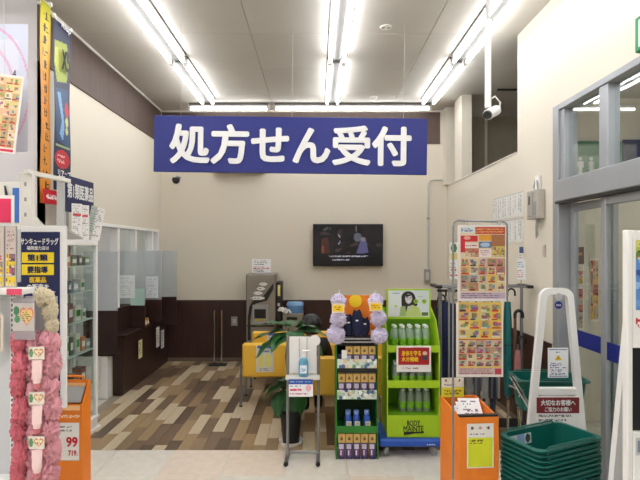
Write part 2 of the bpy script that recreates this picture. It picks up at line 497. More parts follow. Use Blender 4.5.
# ---- door frame
fr = struct('door_1', MB().bb(XR - .03, XR + .12, YD - .09, YD, 0, 2.70, .004), M['alu'], 'aluminium frame of the automatic sliding doors')
def fpart(nm, mb, m='alu', parent=None): return mb.build(nm, M[m], parent or fr)
fpart('head_rail', MB().bb(XR - .03, XR + .12, .6, YD - .09, 2.655, 2.70, .004))
fpart('door_header', MB().bb(XR - .06, XR + .12, .6, YD - .09, 1.957, 2.116, .006))
fpart('track', MB().bb(XR - .055, XR + .02, .6, YD - .09, 1.94, 1.956), 'black')
fpart('mullion', MB().bb(XR - .02, XR + .06, 3.17, 3.27, 2.116, 2.655, .004))
fpart('mullion', MB().bb(XR - .02, XR + .06, 1.9, 2.0, 2.116, 2.655, .004))
fpart('mullion', MB().bb(XR - .015, XR + .05, 3.74, 3.80, 2.116, 2.655, .004))
for a, b in ((3.27, 3.74), (2.0, 3.17), (.6, 1.9)):
    fpart('transom_pane', MB().bb(XR + .02, XR + .026, a, b, 2.116, 2.655), 'glass')
def leaf_door(y0, y1, x):
    d = fpart('door_leaf', MB().bb(x, x + .035, y1 - .055, y1, .005, 1.94, .003))
    fpart('stile', MB().bb(x, x + .035, y0, y0 + .055, .005, 1.94, .003), 'alu', d)
    fpart('rail', MB().bb(x, x + .035, y0 + .055, y1 - .055, 1.885, 1.94, .003), 'alu', d)
    fpart('rail', MB().bb(x, x + .035, y0 + .055, y1 - .055, .005, .09, .003), 'alu', d)
    fpart('pane', MB().bb(x + .014, x + .02, y0 + .055, y1 - .055, .09, 1.885), 'glass', d)
    fpart('blue_band', MB().bb(x + .010, x + .0135, y0 + .056, y1 - .056, .885, 1.0), 'blue', d)
leaf_door(3.245, YD - .095, XR + .06)
leaf_door(2.2, 3.285, XR - .0)
leaf_door(1.15, 2.19, XR - .0)
for i, (u0, u1, v0, v1) in enumerate(((567.5, 576, 247, 264), (576.5, 584, 247, 264), (567.5, 584, 266, 285), (568, 584, 287, 330), (590, 599, 258, 322))):
    Y = 4.632
    cv = Canvas(14, 24, (236, 226, 214)).cells(.05, .05, .95, .95, 3 if i else 2, 5, [(226, 180, 60), (220, 200, 180), (200, 90, 60), (190, 170, 140)], seed=40 + i, sub=2)
    if i == 1: cv = Canvas(8, 12, (110, 66, 44)).rect(.2, .3, .8, .5, (190, 140, 60))
    if i == 3: cv.lines(.1, .5, .9, .95, 6, (190, 40, 50), 3)
    o = cv.put('vestibule_poster', PX(u1, Y) - PX(u0, Y), PZ(v0, Y) - PZ(v1, Y), None, ((PX(u0, Y) + PX(u1, Y)) / 2, Y, (PZ(v0, Y) + PZ(v1, Y)) / 2))
    tag(o, ['small pink and yellow leaflet poster behind door glass, upper left', 'small dark brown poster behind the door glass', 'wide price poster below the brown poster behind the door glass',
            'tall poster with red text lines behind the door glass', 'narrow tall poster behind the door glass next to the middle stile'][i], 'poster')
# restroom sign and navy board above
Y = 4.62
t = thing('restroom_sign', 'green sign board with man and woman symbols above the vestibule', 'sign', (PX(596, Y), Y, 2.43))
MB().bb(-.23, .23, -.01, .008, -.165, .165, .003).build('board', mat('sign_green', (40, 110, 70), .5), t)
MB().bb(-.23, .23, -.013, -.0105, -.165, .03).build('panel', mat('pale_sign_green', (110, 150, 125), .5), t)
def figure(skirt):
    m = MB().lathe([(.001, -.004), (.017, -.004), (.017, .004), (.001, .004)], (0, 0, 0), 12)
    m.v = [(x, z, y + .045) for (x, y, z) in m.v]
    body = [(-.026, .022), (.026, .022), (.03, -.035), (.02, -.035), (.017, 0), (.017, -.1), (.002, -.1), (.002, -.04), (-.002, -.04), (-.002, -.1), (-.017, -.1), (-.017, 0), (-.02, -.035), (-.03, -.035)]
    if skirt: body = [(-.018, .022), (.018, .022), (.03, -.03), (.022, -.033), (.016, .0), (.032, -.055), (.013, -.055), (.013, -.1), (.002, -.1), (.002, -.055), (-.002, -.055), (-.002, -.1), (-.013, -.1), (-.013, -.055), (-.032, -.055), (-.016, 0), (-.022, -.033), (-.03, -.03)]
    return m.prism(body, -.004, .004)
for k in (0, 1): figure(k).build('pictogram', M['ink_white'], t, (-.155 + .1 * k, -.0175, -.045))
tag(MB().bb(-.3, .3, -.01, .008, -.1, .1, .003).build('notice_board', M['navy'], None, (PX(655, Y), Y, 2.51)), 'navy blank board beside the green restroom sign', 'board')

# ================================================================== CEILING LIGHTS
M['hous'] = mat('grey_fixture_housing', (116, 114, 111), .6)
def light_meshes(L, gap):
    body = MB()
    body.bb(-gap / 2 - .03, gap / 2 + .03, -L / 2, L / 2, -.02, 0, .003).bb(-gap / 2 + .03, gap / 2 - .03, -L / 2, L / 2, -.06, -.0205, .004)
    caps = []
    for sx in (-1, 1):
        for sy in (-1, 1): caps.append(MB().bb(sx * gap / 2 - .016, sx * gap / 2 + .016, sy * L / 2 - (.03 if sy > 0 else 0), sy * L / 2 + (.0 if sy > 0 else .03), -.095, -.0, .003))
    tubes = [MB().cyl((sx * gap / 2, -L / 2 + .031, -.078), (sx * gap / 2, L / 2 - .031, -.078), .0155, 8) for sx in (-1, 1)]
    return (body.mesh('housing', M['hous']), [c.mesh('lamp_holder', M['offwhite']) for c in caps], [t_.mesh('tube', M['tube']) for t_ in tubes])
LM = light_meshes(1.40, .135)
ORD = ['farthest from the camera', 'second from the back', 'third from the back', 'fourth from the back', 'fifth from the back', 'sixth from the back', 'seventh from the back', 'eighth from the back']
for nm, x in (('left', -1.415), ('middle', .2125), ('right', 1.47)):
    for k in range(7):
        y = 5.85 - 1.46 * k
        t = thing('fluorescent_light', 'twin-tube fluorescent ceiling light in the %s row, %s' % (nm, ORD[k]), 'ceiling light', (x, y, ZC), 0, 'twin-tube ceiling lights')
        link('housing', LM[0], t)
        for c in LM[1]: link('lamp_holder', c, t)
        for c in LM[2]: link('tube', c, t)
for nm, x0, x1, lab in (('a', -1.72, -.65, 'short single-tube fluorescent light along the back wall, left one'), ('b', -.56, 1.55, 'long single-tube fluorescent light along the back wall, right one')):
    t = thing('fluorescent_strip', lab, 'ceiling light', ((x0 + x1) / 2, 6.8, ZC), 0, 'single-tube lights along the back wall')
    L = x1 - x0
    MB().bb(-L / 2, L / 2, -.04, .04, -.04, 0, .004).build('housing', M['hous'], t)
    for s in (-1, 1): MB().bb(s * L / 2 - .02, s * L / 2 + .02, -.018, .018, -.1, -.0, .003).build('lamp_holder', M['offwhite'], t)
    MB().cyl((-L / 2 + .02, 0, -.078), (L / 2 - .02, 0, -.078), .0165, 8).build('tube', M['tube'], t)
# unseen lamps added further left to brighten the foreground, and in rooms behind openings
for x, y, z in [(xx, 2.9 - 1.46 * k, ZC) for xx in (-2.95, -4.5, -6.05) for k in range(6)] + [(-3.2, 5.9, ZC), (-3.0, 4.9, ZC), (3.1, 3.2, 3.0), (2.6, 1.5, 3.0), (3.6, 1.5, 3.0)]:
    t = thing('fluorescent_light', 'unseen twin-tube light added to brighten the vestibule' if x > 0 else 'unseen twin-tube light added to brighten the pharmacy' if y > 4 else 'unseen twin-tube light added over the left sales aisles', 'ceiling light', (x, y, z), 0, 'unseen lights added outside the main rows')
    link('housing', LM[0], t)
    for c in LM[1]: link('lamp_holder', c, t)
    for c in LM[2]: link('tube', c, t)
# detectors
t = thing('smoke_detector', 'small round detector hanging from the ceiling near the back lights', 'detector', (PX(372, 6.7), 6.5, ZC))
MB().lathe([(.02, 0), (.05, 0), (.05, -.02), (.035, -.045), (.001, -.05)]).build('head', M['offwhite'], t)
t = thing('downlight_ring', 'flat round ceiling fitting with two dark holes right of the middle lights', 'detector', (PX(386, 4.46), 4.46, ZC))
MB().lathe([(.001, -.008), (.05, -.008), (.055, 0)]).build('plate', M['offwhite'], t)
for s in (-1, 1): MB().lathe([(.001, -.011), (.014, -.011), (.014, -.007)], (s * .024, 0, 0)).build('hole', M['grey'], t)
tag(MB().bb(-.12, .12, -.03, .03, -.012, 0, .003).build('ceiling_vent', M['black'], None, (PX(507, 6.2), 6.2, ZC)), 'narrow dark slot vent in the ceiling behind the right wall', 'vent')

# ================================================================== HANGING BLUE SIGN
Y = 4.36
t = thing('hanging_sign', 'large blue sign board with white Japanese lettering hung from the ceiling', 'sign', (PX(290.5, Y), Y, PZ(145, Y)))
t.rotation_euler = (0, math.radians(.7), 0)
W, H = PX(427, Y) - PX(153.5, Y), .49
MB().bb(-W / 2, W / 2, 0, .03, -H / 2, H / 2, .003).build('board', M['blue'], t)
text('処方せん受付', W * .885, H * .72, 'ink_white', t, (-.0, -.004, 0), bold=.034)
for u in (180, 291.5, 403.5):
    xx = PX(u, Y) - PX(290.5, Y)
    MB().cyl((xx, .015, H / 2 - .005), (xx, .015, ZC - PZ(145, Y) - .01), .0012, 5).build('wire', M['lgrey'], t)

# ================================================================== BACK WALL THINGS
Y = 7.06
cx, cz = PX(348, Y), PZ(245, Y)
t = thing('television', 'black flat television mounted on the back wall, showing a dark scene', 'television', (cx, YB - .09, cz))
W, H = PX(383, Y) - PX(313, Y), PZ(224, Y) - PZ(266, Y)
MB().bb(-W / 2, W / 2, 0, .05, -H / 2, H / 2, .006).build('casing', M['black'], t)
MB().bb(-.2, .2, .0502, .087, -.15, .15).build('wall_bracket', M['steel'], t)
cv = Canvas(96, 56, (12, 12, 16))
r_ = np.random.default_rng(3)
base = np.array([noise.noise((u * 9, v * 7, 1.0)) for u, v in zip(cv.U.ravel(), cv.V.ravel())]).reshape(cv.U.shape)
cv.a += np.clip(base, 0, 1)[..., None] * np.array([60, 42, 40]) * ((cv.V > .1) & (cv.V < .72))[..., None]
cv.poly([(.10, .35), (.2, .3), (.24, .7), (.1, .72)], (52, 30, 26)).rect(.11, .52, .15, .7, (96, 48, 36))
cv.ell(.64, .3, .06, .11, (70, 72, 84)).rect(.61, .02, .63, .16, (110, 112, 110)).poly([(.68, .4), (.76, .32), (.8, .7), (.62, .72)], (66, 66, 98)).ell(.72, .36, .035, .06, (96, 92, 100))
cv.ell(.36, .36, .03, .12, (120, 120, 140), ring=.55).rect(.3, .2, .35, .5, (22, 16, 18))
cv.lines(.22, .76, .84, .83, 1, (150, 152, 165), 5, fill=.55).lines(.24, .84, .58, .9, 1, (150, 152, 165), 6, fill=.55).lines(.14, .05, .28, .14, 2, (90, 90, 96), 7, fill=.4)
cv.put('screen', W - .03, H - .035, t, (0, -.0015, 0), m=M['screen'])
# wall switch/conduit
x = PX(428, YB)
t = thing('cable_conduit', 'thin grey conduit bending down the back wall to a small switch box', 'conduit', (x, YB - .02, 0))
pts = [(.2, 0, 2.585), (.08, 0, 2.585), (.03, 0, 2.57), (.005, 0, 2.53), (0, 0, 2.47), (0, 0, 1.32)]
MB().tube(pts, .011, 8).build('pipe', M['lgrey'], t)
MB().bb(-.02, .02, -.01, .018, 2.02, 2.05, .003).build('clip', M['grey'], t)
b = MB().bb(-.06, .02, -.045, .019, 1.13, 1.31, .006).build('switch_box', M['grey'], t)
MB().bb(-.045, .005, -.052, -.0455, 1.16, 1.27, .003).build('cover', M['lgrey'], b)
t = thing('air_conditioner', 'white wall unit mostly hidden behind the hanging blue sign', 'air conditioner', (PX(240, YB), YB - .002, 2.68))
MB().prism([(-.2, .02), (0, 0), (0, .3), (-.2, .3)], -.36, .36, 'x').build('casing', M['offwhite'], t)
MB().bb(-.3, .3, -.19, -.06, -.006, .004).build('shaded_underside', M['grey'], t)  # grey plate: the shadow under the unit put into its colour
t = thing('dome_camera', 'small black dome camera high in the left back corner', 'camera', (PX(176, 6.9), 6.9, PZ(180, 6.9)))
MB().tube([(0, .22, .06), (0, .05, .06), (0, 0, .03)], .012, 8).build('arm', M['grey'], t)
MB().lathe([(.05, .03), (.055, 0), (.045, -.03), (.025, -.05), (.001, -.055)], n=16).build('dome', M['black'], t)
t = thing('wall_switch', 'small grey switch plate on the dark back wainscot', 'switch', (PX(234.5, YB), YB - .0155, PZ(321, YB)))
MB().bb(-.045, .045, -.008, 0, -.065, .065, .003).build('plate', M['grey'], t)
MB().bb(-.02, .02, -.012, -.0085, -.03, .03, .002).build('rocker', M['lgrey'], t)
# paper above the machine
Y = YB - .003
cv = Canvas(30, 24, (244, 242, 242)).lines(.1, .1, .9, .45, 3, (70, 60, 60), 1).lines(.08, .5, .92, .72, 2, (190, 50, 60), 2).lines(.1, .75, .9, .95, 2, (90, 80, 90), 3)
tag(cv.put('paper_notice', .27, .2, None, (PX(261.5, Y), Y, PZ(266, Y))), 'white printed paper on the wall above the grey machine', 'notice')

# ================================================================== DRINK MACHINE AND ITS NEIGHBOURS
Y = 6.70
t = thing('dispenser_machine', 'tall grey machine with dark curved panel and small screen by the back wall', 'machine', ((PX(246, Y) + PX(275.5, Y)) / 2, Y, 0))
W = PX(275.5, Y) - PX(246, Y); ztop = PZ(274, Y)
MB().bb(-W / 2, W / 2, 0, .38, .02, ztop, .008).build('body', M['silver_grey'], t)
MB().bb(-W / 2 + .01, W / 2 - .01, -.012, -.0005, .1, ztop - .012, .006).build('front_door', M['silver_grey'], t)
def mz(v): return PZ(v, Y)
def mx(u): return PX(u, Y) - t.location.x
cpts = [(248, 340), (248, 318), (249.5, 307), (253, 300.5), (262, 298), (272, 285), (273.5, 283), (273.5, 289), (267, 300.5), (256, 303.5), (252, 309), (250.5, 320), (251, 340)]
MB().prism([(mx(u), mz(v)) for u, v in cpts], -.018, -.0125).build('curved_trim', M['black'], t)
MB().bb(mx(252.5), mx(268.5), -.02, -.0125, mz(324), mz(304.5), .004).build('screen_frame', M['grey'], t)
MB().bb(mx(254.5), mx(266), -.024, -.0205, mz(318), mz(309)).build('screen', M['black'], t)
MB().bb(mx(255), mx(265), -.024, -.0205, mz(320.5), mz(318.8)).build('yellow_bar', mat('olive_yellow', (190, 180, 60), .5), t)
MB().bb(mx(247), mx(275), -.019, -.0125, mz(326.5), mz(325)).build('seam_bar', M['black'], t)
for u, v, s in ((263.5, 284, 9), (261, 288.5, 9), (258, 293, 10), (257.5, 298, 15)):
    p = Canvas(14, 5, (110, 106, 98)).ell(.5, .5, .5, .5, (226, 226, 224)).lines(.1, .25, .9, .8, 1, (60, 58, 66), int(u), fill=.6)
    p.put('badge', s * Y / F, .045, t, (mx(u), -.0205, mz(v)))
t = thing('slim_tower', 'slim black upright unit with yellow card beside the grey machine', 'machine', (PX(279, 6.72), 6.72, 0))
MB().bb(-.038, .038, 0, .3, 0, PZ(282, 6.72), .005).build('body', M['black'], t)
MB().bb(-.018, .018, -.005, -.0005, PZ(296, 6.72), PZ(285, 6.72)).build('card', mat('pale_yellow_card', (214, 205, 130), .5), t)
MB().bb(-.02, .012, -.004, -.0005, PZ(306, 6.72), PZ(303, 6.72)).build('card', mat('pinkish_card', (200, 180, 180), .5), t)
Y = 6.66
x0, x1, zt = PX(282.6, 6.66), PX(303, 6.66), PZ(314, 6.66)
t = thing('low_cabinet', 'low grey cabinet carrying a blue tub, right of the machine', 'cabinet', ((x0 + x1) / 2, Y, 0))
W = x1 - x0
MB().bb(-W / 2, W / 2, 0, .36, .02, zt, .006).build('body', M['silver_grey'], t)
MB().bb(-W / 2 + .02, W / 2 - .02, -.01, -.0005, .06, zt - .14, .004).build('door', M['silver_grey'], t)
MB().bb(-.08, .06, -.008, -.0005, zt - .08, zt - .04, .003).build('slot', M['black'], t)
t = thing('storage_tub', 'translucent blue plastic tub with rounded lid on the low cabinet', 'container', (PX(295, 6.75), 6.80, zt))
mb = mat('blue_plastic_tub', (104, 152, 206), .4)
MB().lathe([(.1, 0.001), (.115, .03), (.118, .10)], n=20, sx=.95, sy=.75).build('tub', mb, t)
MB().lathe([(.125, .1005), (.125, .12), (.11, .145), (.001, .15)], n=20, sx=.95, sy=.75).build('lid', mat('pale_blue_lid', (130, 175, 222), .4), t)
m = MB()
for k in range(7):
    a = k * .9; c = Vector((.05 * math.cos(a * 2.1), .03 * math.sin(a * 1.7), .03 + .012 * (k % 3)))
    m.grid(lambda u, v, c=c, k=k: (c.x + .06 * (u - .5) + .02 * math.sin(6 * v + k), c.y + .05 * (v - .5), c.z + .03 * math.sin(5 * u + 3 * v + k)), 4, 4)
o = m.build('crumpled_tissue', M['paper'], None, (PX(284.3, 6.68), 6.70, zt + .004)); tag(o, 'crumpled white tissue paper lying before the blue tub', 'tissue')
# twin chrome posts
Y = 6.9
t = thing('cane_stand', 'two slim chrome posts on a flat black base before the back wainscot', 'stand', (PX(218, Y), Y, 0))
for s in (-1, 1):
    MB().tube([(s * .05, 0, .015), (s * .05, 0, .74), (s * .045, 0, .755)], .012, 10).build('post', M['chrome'], t)
MB().bb(-.12, .12, -.07, .07, 0, .015, .004).build('base_plate', M['black'], t)
MB().bb(-.09, -.064, -.02, .02, .6, .70, .004).build('hook', M['black'], t)

# ================================================================== DISPENSING COUNTER AT THE LEFT WALL
t = thing('service_counter', 'dark wood dispensing counter built along the left wall', 'counter', (-2.11, 5.45, 0))
MB().bb(-.02, 0, 0, 1.66, 0, .63, .003).build('front_panel', M['dark_wood'], t)
MB().bb(-.108, -.0205, .0, .025, 0, .63, .003).build('end_panel', M['dark_wood'], t)
MB().bb(-.1, .035, 0, 1.67, .631, .662, .004).build('worktop', M['dark_wood'], t)
MB().bb(-.108, -.09, .026, 1.66, .663, .945, .002).build('back_panel', M['dark_wood'], t)
P4 = [(5.26, -2.45, -2.09), (5.93, -2.40, -2.03), (6.40, -2.35, -1.98), (6.80, -2.3, -1.90)]
PL_ = ['nearest to the camera', 'with the large white sheet', 'third from the camera', 'closest to the back wall']
for i, (y, xa, xb) in enumerate(P4):
    zw = .5 if i == 0 else (.663 if i < 3 else .57)
    t = thing('privacy_partition', 'frosted privacy screen on dark wood at the counter, ' + PL_[i], 'screen', (xb, y, 0), 0, 'counter privacy screens')
    zf = 1.575
    xw = xa - xb
    MB().bb(xw, 0, 0, .02, zw, .95, .002).build('wood_panel', M['dark_wood'], t)
    MB().bb(xw, 0, .006, .014, .951, zf, .001).build('frosted_panel', M['frost'], t)
# windows over the counter
wn = struct('window_1', MB().bb(XL - .09, XL + .015, 4.55, 7.04, oz - .035, oz, .003), M['white'], 'white framed dispensing window')
for y in (4.57, 5.6, 6.14, 6.77, 7.02):
    MB().bb(XL - .08, XL + .012, y - .03, y + .03, .66 if y > 5.5 else .0, oz - .036, .003).build('window_post', M['white'], wn)
for a, b in ((5.63, 6.11), (6.17, 6.74), (6.8, 6.99)):
    MB().bb(XL - .05, XL - .045, a, b, .95, oz - .036).build('pane', M['glass'], wn)
# low white cabinet in the gap
t = thing('white_low_cabinet', 'low white cabinet with dark top between glass showcase and counter', 'cabinet', (-2.34, 5.33, 0))
MB().bb(-.2, .12, 0, .1, .0, .46, .003).build('body', M['white'], t)
for i in range(4): MB().bb(-.195 + .08 * i, -.12 + .08 * i, -.008, -.0005, .01, .455, .002).build('door', M['white'], t)
MB().bb(-.2, .2, -.02, .11, .461, .49, .003).build('top', M['dark_wood'], t)
# papers on the screens and counter
def sheet(nm, w, h, loc, lab, cat, cv, rz=0, group=None, tilt=0):
    return tag(cv.put(nm, w, h, None, loc, rz, tilt=tilt), lab, cat, group)
Y = 5.922
sheet('screen_notice', PX(135, Y) - PX(117, Y), PZ(275, Y) - PZ(298, Y), (PX(126, Y), Y, PZ(286.5, Y)), 'white printed sheet fixed to the frosted counter screen', 'notice', Canvas(24, 28, (232, 236, 238)).lines(.12, .1, .88, .9, 9, (200, 206, 208), 2))
Y = 5.925
sheet('screen_notice', .17, .2, (PX(137.5, Y) , Y - .001, PZ(297, Y)), 'pale green sheet tucked at the second counter screen', 'notice', Canvas(10, 10, (170, 200, 190)))
Y = 6.392
sheet('screen_notice', .16, .28, (PX(152, Y), Y, PZ(287, Y)), 'pale sheet on the third counter screen', 'notice', Canvas(12, 16, (222, 228, 234)).lines(.1, .1, .9, .9, 7, (196, 200, 208), 4))
for i, (u, v, w, h, Y, c) in enumerate(((141, 349, 5, 18, 5.9, (222, 214, 160)), (158.5, 337, 5, 20, 6.55, (226, 224, 220)), (163.5, 339, 5, 18, 6.75, (216, 214, 212)))):
    sheet('hanging_slip', w * 2.2 * Y / F * .5 + .06, h * Y / F, (-2.072, Y, PZ(v, Y)), ['yellowish paper slip hanging from the counter edge', 'white paper slip hanging from the counter edge near the back', 'rearmost white paper slip hanging from the counter edge'][i], 'paper', Canvas(8, 16, c).lines(.1, .1, .9, .9, 6, (150, 140, 120), i), rz=PI / 2)
for i in range(4):
    t = thing('medicine_box', ['small yellow medicine box on the dark counter, nearest', 'orange-brown medicine box on the dark counter', 'yellow medicine box second from the back on the counter', 'small tan medicine box farthest back on the counter'][i], 'box', (-2.12, 6.0 + .075 * i, .662), 0, 'boxes on the counter')
    MB().bb(-.035, .03, -.03, .03, .001, .065 + .015 * (i % 2), .002).build('carton', mat('carton_%d' % i, [(214, 170, 60), (176, 104, 50), (226, 190, 90), (196, 140, 70)][i], .5), t)
    MB().bb(.0302, .0315, -.022, .022, .015, .045).build('label_panel', M['paper'], t)

# ================================================================== GLASS SHOWCASE (left)
y0, y1, xf, xbk, zt = 3.35, 4.47, -1.95, -2.21, 1.68
t = thing('glass_showcase', 'white framed glass showcase with shelves along the left wall', 'showcase', (xf, y0, 0))
D = xbk - xf; L = y1 - y0
MB().bb(D, 0, 0, L, 0, .10, .004).bb(-.03, .012, 0, L + .005, .10, .125, .003).build('plinth', M['white'], t)
MB().bb(D, .02, -.01, L + .01, 0, .03, .004).build('base_strip', M['offwhite'], t)
MB().bb(D, .0, 0, L, zt - .05, zt, .004).build('top', M['white'], t)
for yy in (0.0, L - .03): 
    for xx in (D, -.03): MB().bb(xx, xx + .03, yy, yy + .03, .126, zt - .051, .002).build('corner_post', M['white'], t)
MB().bb(D + .002, D + .008, .03, L - .03, .126, zt - .051).build('back_panel', mat('grey_back', (208, 212, 208), .5), t)
MB().bb(-.012, -.008, .03, L * .52, .126, zt - .051).build('sliding_pane', M['glass'], t)
MB().bb(-.022, -.018, L * .48, L - .03, .126, zt - .051).build('sliding_pane', M['glass'], t)
MB().bb(D + .03, -.03, L - .016, L - .012, .126, zt - .051).build('side_pane', M['glass'], t)
for z in (.42, .72, .99, 1.24, 1.46): MB().bb(D + .01, -.03, .032, L - .018, z - .008, z, .001).build('shelf', mat('glass_shelf', (190, 205, 200), .2), t)
MB().bb(-.03, -.022, L * .5 - .012, L * .5 + .012, .126, zt - .051).build('pane_edge', M['grey'], t)
prod = [((60, 84, 100), 'teal'), ((210, 208, 200), 'white'), ((60, 96, 62), 'green'), ((40, 44, 60), 'black'), ((196, 110, 60), 'orange'), ((150, 160, 170), 'grey'), ((120, 60, 60), 'maroon')]
r = random.Random(8)
shelf_nm = ['bottom', 'second', 'third', 'fourth', 'fifth', 'top']
for si, z in enumerate((.126, .42, .72, .99, 1.24, 1.46)):
    y = 3.62
    while y < 4.40:
        w = r.uniform(.05, .1); h = r.uniform(.08, .17) * (.7 if si in (4, 5) else 1); c, cn = r.choice(prod)
        o = MB().bb(-.04, .04, -w / 2, w / 2, .001, h, .002).mesh('carton', mat('showcase_' + cn, c, .4))
        t = thing('medicine_box', '%s boxed medicine on the %s showcase shelf' % (cn, shelf_nm[si]), 'box', (-2.06, y + w / 2, z), 0, 'boxed medicines in the showcase')
        link('carton', o, t)
        MB().bb(.0402, .0412, -w * .35, w * .35, h * .3, h * .7).build('label_panel', M['paper' if cn != 'white' else 'green'], t)
        y += w + r.uniform(.008, .05)
# things on the showcase top
t = thing('category_sign', 'navy board with white medicine class lettering above the showcase', 'sign', (-1.985, 4.21, 2.045))
MB().bb(-.02, 0, -.255, .255, -.145, .145, .003).build('board', M['navy'], t)
text('第1類医薬品', .46, .13, 'ink_white', t, (.003, 0, .03), rz=PI / 2, bold=.03)
for s in (-.2, .2): MB().bb(-.016, -.004, s - .01, s + .01, 1.681 - 2.045, -.146).build('support', M['steel'], t)
for i, (u, v, Y, rz) in enumerate(((77, 219, 4.09, .8), (84, 218, 4.23, .8), (95.5, 220, 4.42, .9))):
    cv = Canvas(16, 40, (226, 224, 220)).lines(.1, .04, .9, .96, 16, (150, 140, 145), i, fill=.5)
    if i < 2: cv.rect(.1, .28, .9, .36, (200, 70, 80))
    else: cv.rect(.0, .0, .45, 1, (170, 180, 170)).lines(.05, .05, .4, .95, 12, (110, 110, 110), 5)
    o = cv.put('leaflet', .085 if i < 2 else .13, .29, None, (PX(u, Y), Y, 1.826 if i < 2 else 1.829), rz)
    o.rotation_euler = (0, .0 if i < 2 else .2, rz)
    tag(o, ['narrow printed leaflet with pink band before the navy board, left', 'narrow printed leaflet with pink band before the navy board, right', 'tilted grey-green booklet at the end of the showcase top'][i], 'leaflet')

# ================================================================== BANNERS ON THE LEFT WALL
def banner(nm, lab, ya, yb, z0, z1, cv, x):
    t = thing(nm, lab, 'banner', (x, (ya + yb) / 2, z0))
    cv.put('cloth', yb - ya, z1 - z0, t, (0, 0, (z1 - z0) / 2), PI / 2, bend=lambda X, Z: .005 * np.sin(Z * 9 + X * 2))
    MB().cyl((.0, -(yb - ya) / 2 - .01, z1 - z0 + .002), (.0, (yb - ya) / 2 + .01, z1 - z0 + .002), .007, 8).build('rod', M['offwhite'], t)
    for s in (-.5, 0.5): MB().bb(-.012, .014, s * (yb - ya) - .012, s * (yb - ya) + .012, z1 - z0 + .0, z1 - z0 + .03, .002).build('clip', M['white'], t)
    return t
cv = Canvas(14, 150, (226, 150, 40))
for j in range(150):
    k = min(1, j / 60.0); cv.a[j, :] = np.array((196, 194, 44)) * (1 - k) + np.array((216, 140, 48)) * k
for k in range(15):
    rr = np.random.default_rng(k); v = .05 + .06 * k
    for q in range(4):
        u, w = rr.uniform(.25, .6), rr.uniform(.1, .4)
        if q % 2: cv.rect(u, v + .01 * q, u + w, v + .01 * q + .008, (60, 44, 20))
        else: cv.rect(u, v, u + .09, v + .035, (60, 44, 20))
tb = banner('advertising_banner', 'tall yellow to orange vertical banner with handwritten black text', 3.785, 3.92, 1.95, 3.5, cv, -2.085)
MB().bb(.018, .022, -.07, .25, .0, .11, .001).build('red_strip', mat('red_strip', (205, 40, 48), .5), tb)
Canvas(16, 10, (205, 40, 48)).lines(.05, .15, .95, .85, 1, (240, 225, 225), 4, fill=.7).put('print', .28, .09, tb, (.024, .09, .055), PI / 2)
cv = Canvas(30, 150, (26, 34, 66))
cv.poly([(.08, .12), (.75, .1), (.92, .2), (.8, .33), (.2, .36), (.05, .25)], (150, 160, 50))
cv.poly([(.1, .16), (.55, .14), (.62, .22), (.3, .3), (.12, .27)], (186, 190, 80))
cv.poly([(.1, .4), (.9, .37), (.95, .73), (.12, .7)], (34, 70, 110))
cv.poly([(.2, .42), (.42, .41), (.62, .6), (.5, .7), (.3, .66), (.44, .58)], (120, 160, 200))
cv.ell(.8, .5, .12, .045, (196, 40, 52)).ell(.78, .575, .1, .03, (210, 205, 120)).ell(.76, .63, .09, .025, (200, 190, 110)).rect(.1, .73, .95, .738, (150, 170, 120))
cv.ell(.5, .81, .42, .055, (190, 36, 50)).lines(.2, .78, .8, .84, 2, (232, 190, 190), 1)
tb = banner('advertising_banner', 'tall navy vertical banner with olive and red medallion print', 3.93, 4.19, 2.07, 3.42, cv, -2.06)
text('リアップ', .2, .07, 'ink_white', tb, (.016, 0, .135), rz=PI / 2, bold=.02)
text('X5', .13, .17, 'ink_black', tb, (.016, .02, 1.06), rz=PI / 2, bold=.03)
text('Riup', .15, .07, 'ink_white', tb, (.016, .03, 1.33), rz=PI / 2, bold=.01)

# ================================================================== HANGING POSTER (upper left)
Y = 2.6
t = thing('hanging_poster', 'pale lavender hanging poster with pink rings at the upper left', 'poster', (PX(28, Y) - .25, Y, PZ(152, Y)))
H = PZ(24, Y) - PZ(152, Y)
cv = Canvas(80, 100, (214, 220, 240))
cv.rect(0, .12, .9, .9, (224, 226, 244)).ell(.55, .52, .47, .52, (226, 176, 214), ring=.92).ell(.5, .5, .36, .36, (228, 190, 220), ring=.86)
cv.put('sheet', .5, H, t, (0, 0, H / 2))
for s in (-.2, .12): MB().cyl((s, .003, H - .01), (s, .003, ZC - PZ(152, Y) - .005), .0008, 5).build('wire', M['lgrey'], t)
text('4', .02, .04, 'ink_black', t, (.18, -.003, H * .61), bold=0)
Y = 2.5
t = thing('hanging_flyer', 'crowded sale flyer with white border hanging before the lavender poster', 'flyer', (PX(20, Y) - .18, Y, PZ(150, Y)))
H = PZ(72, Y) - PZ(150, Y)
cv = Canvas(60, 60, (240, 236, 232)).cells(.02, .03, .97, .93, 9, 9, [(226, 206, 140), (214, 150, 110), (232, 220, 190), (206, 170, 120), (230, 190, 150)], 11, 2).rect(.02, .95, .97, .99, (226, 60, 80))
o = cv.put('sheet', .36, H, t, (0, 0, H / 2)); o.rotation_euler = (0, .12, 0)
MB().cyl((.1, .002, H * .9), (.1, .002, ZC - PZ(150, Y) - .005), .0008, 5).build('wire', M['lgrey'], t)

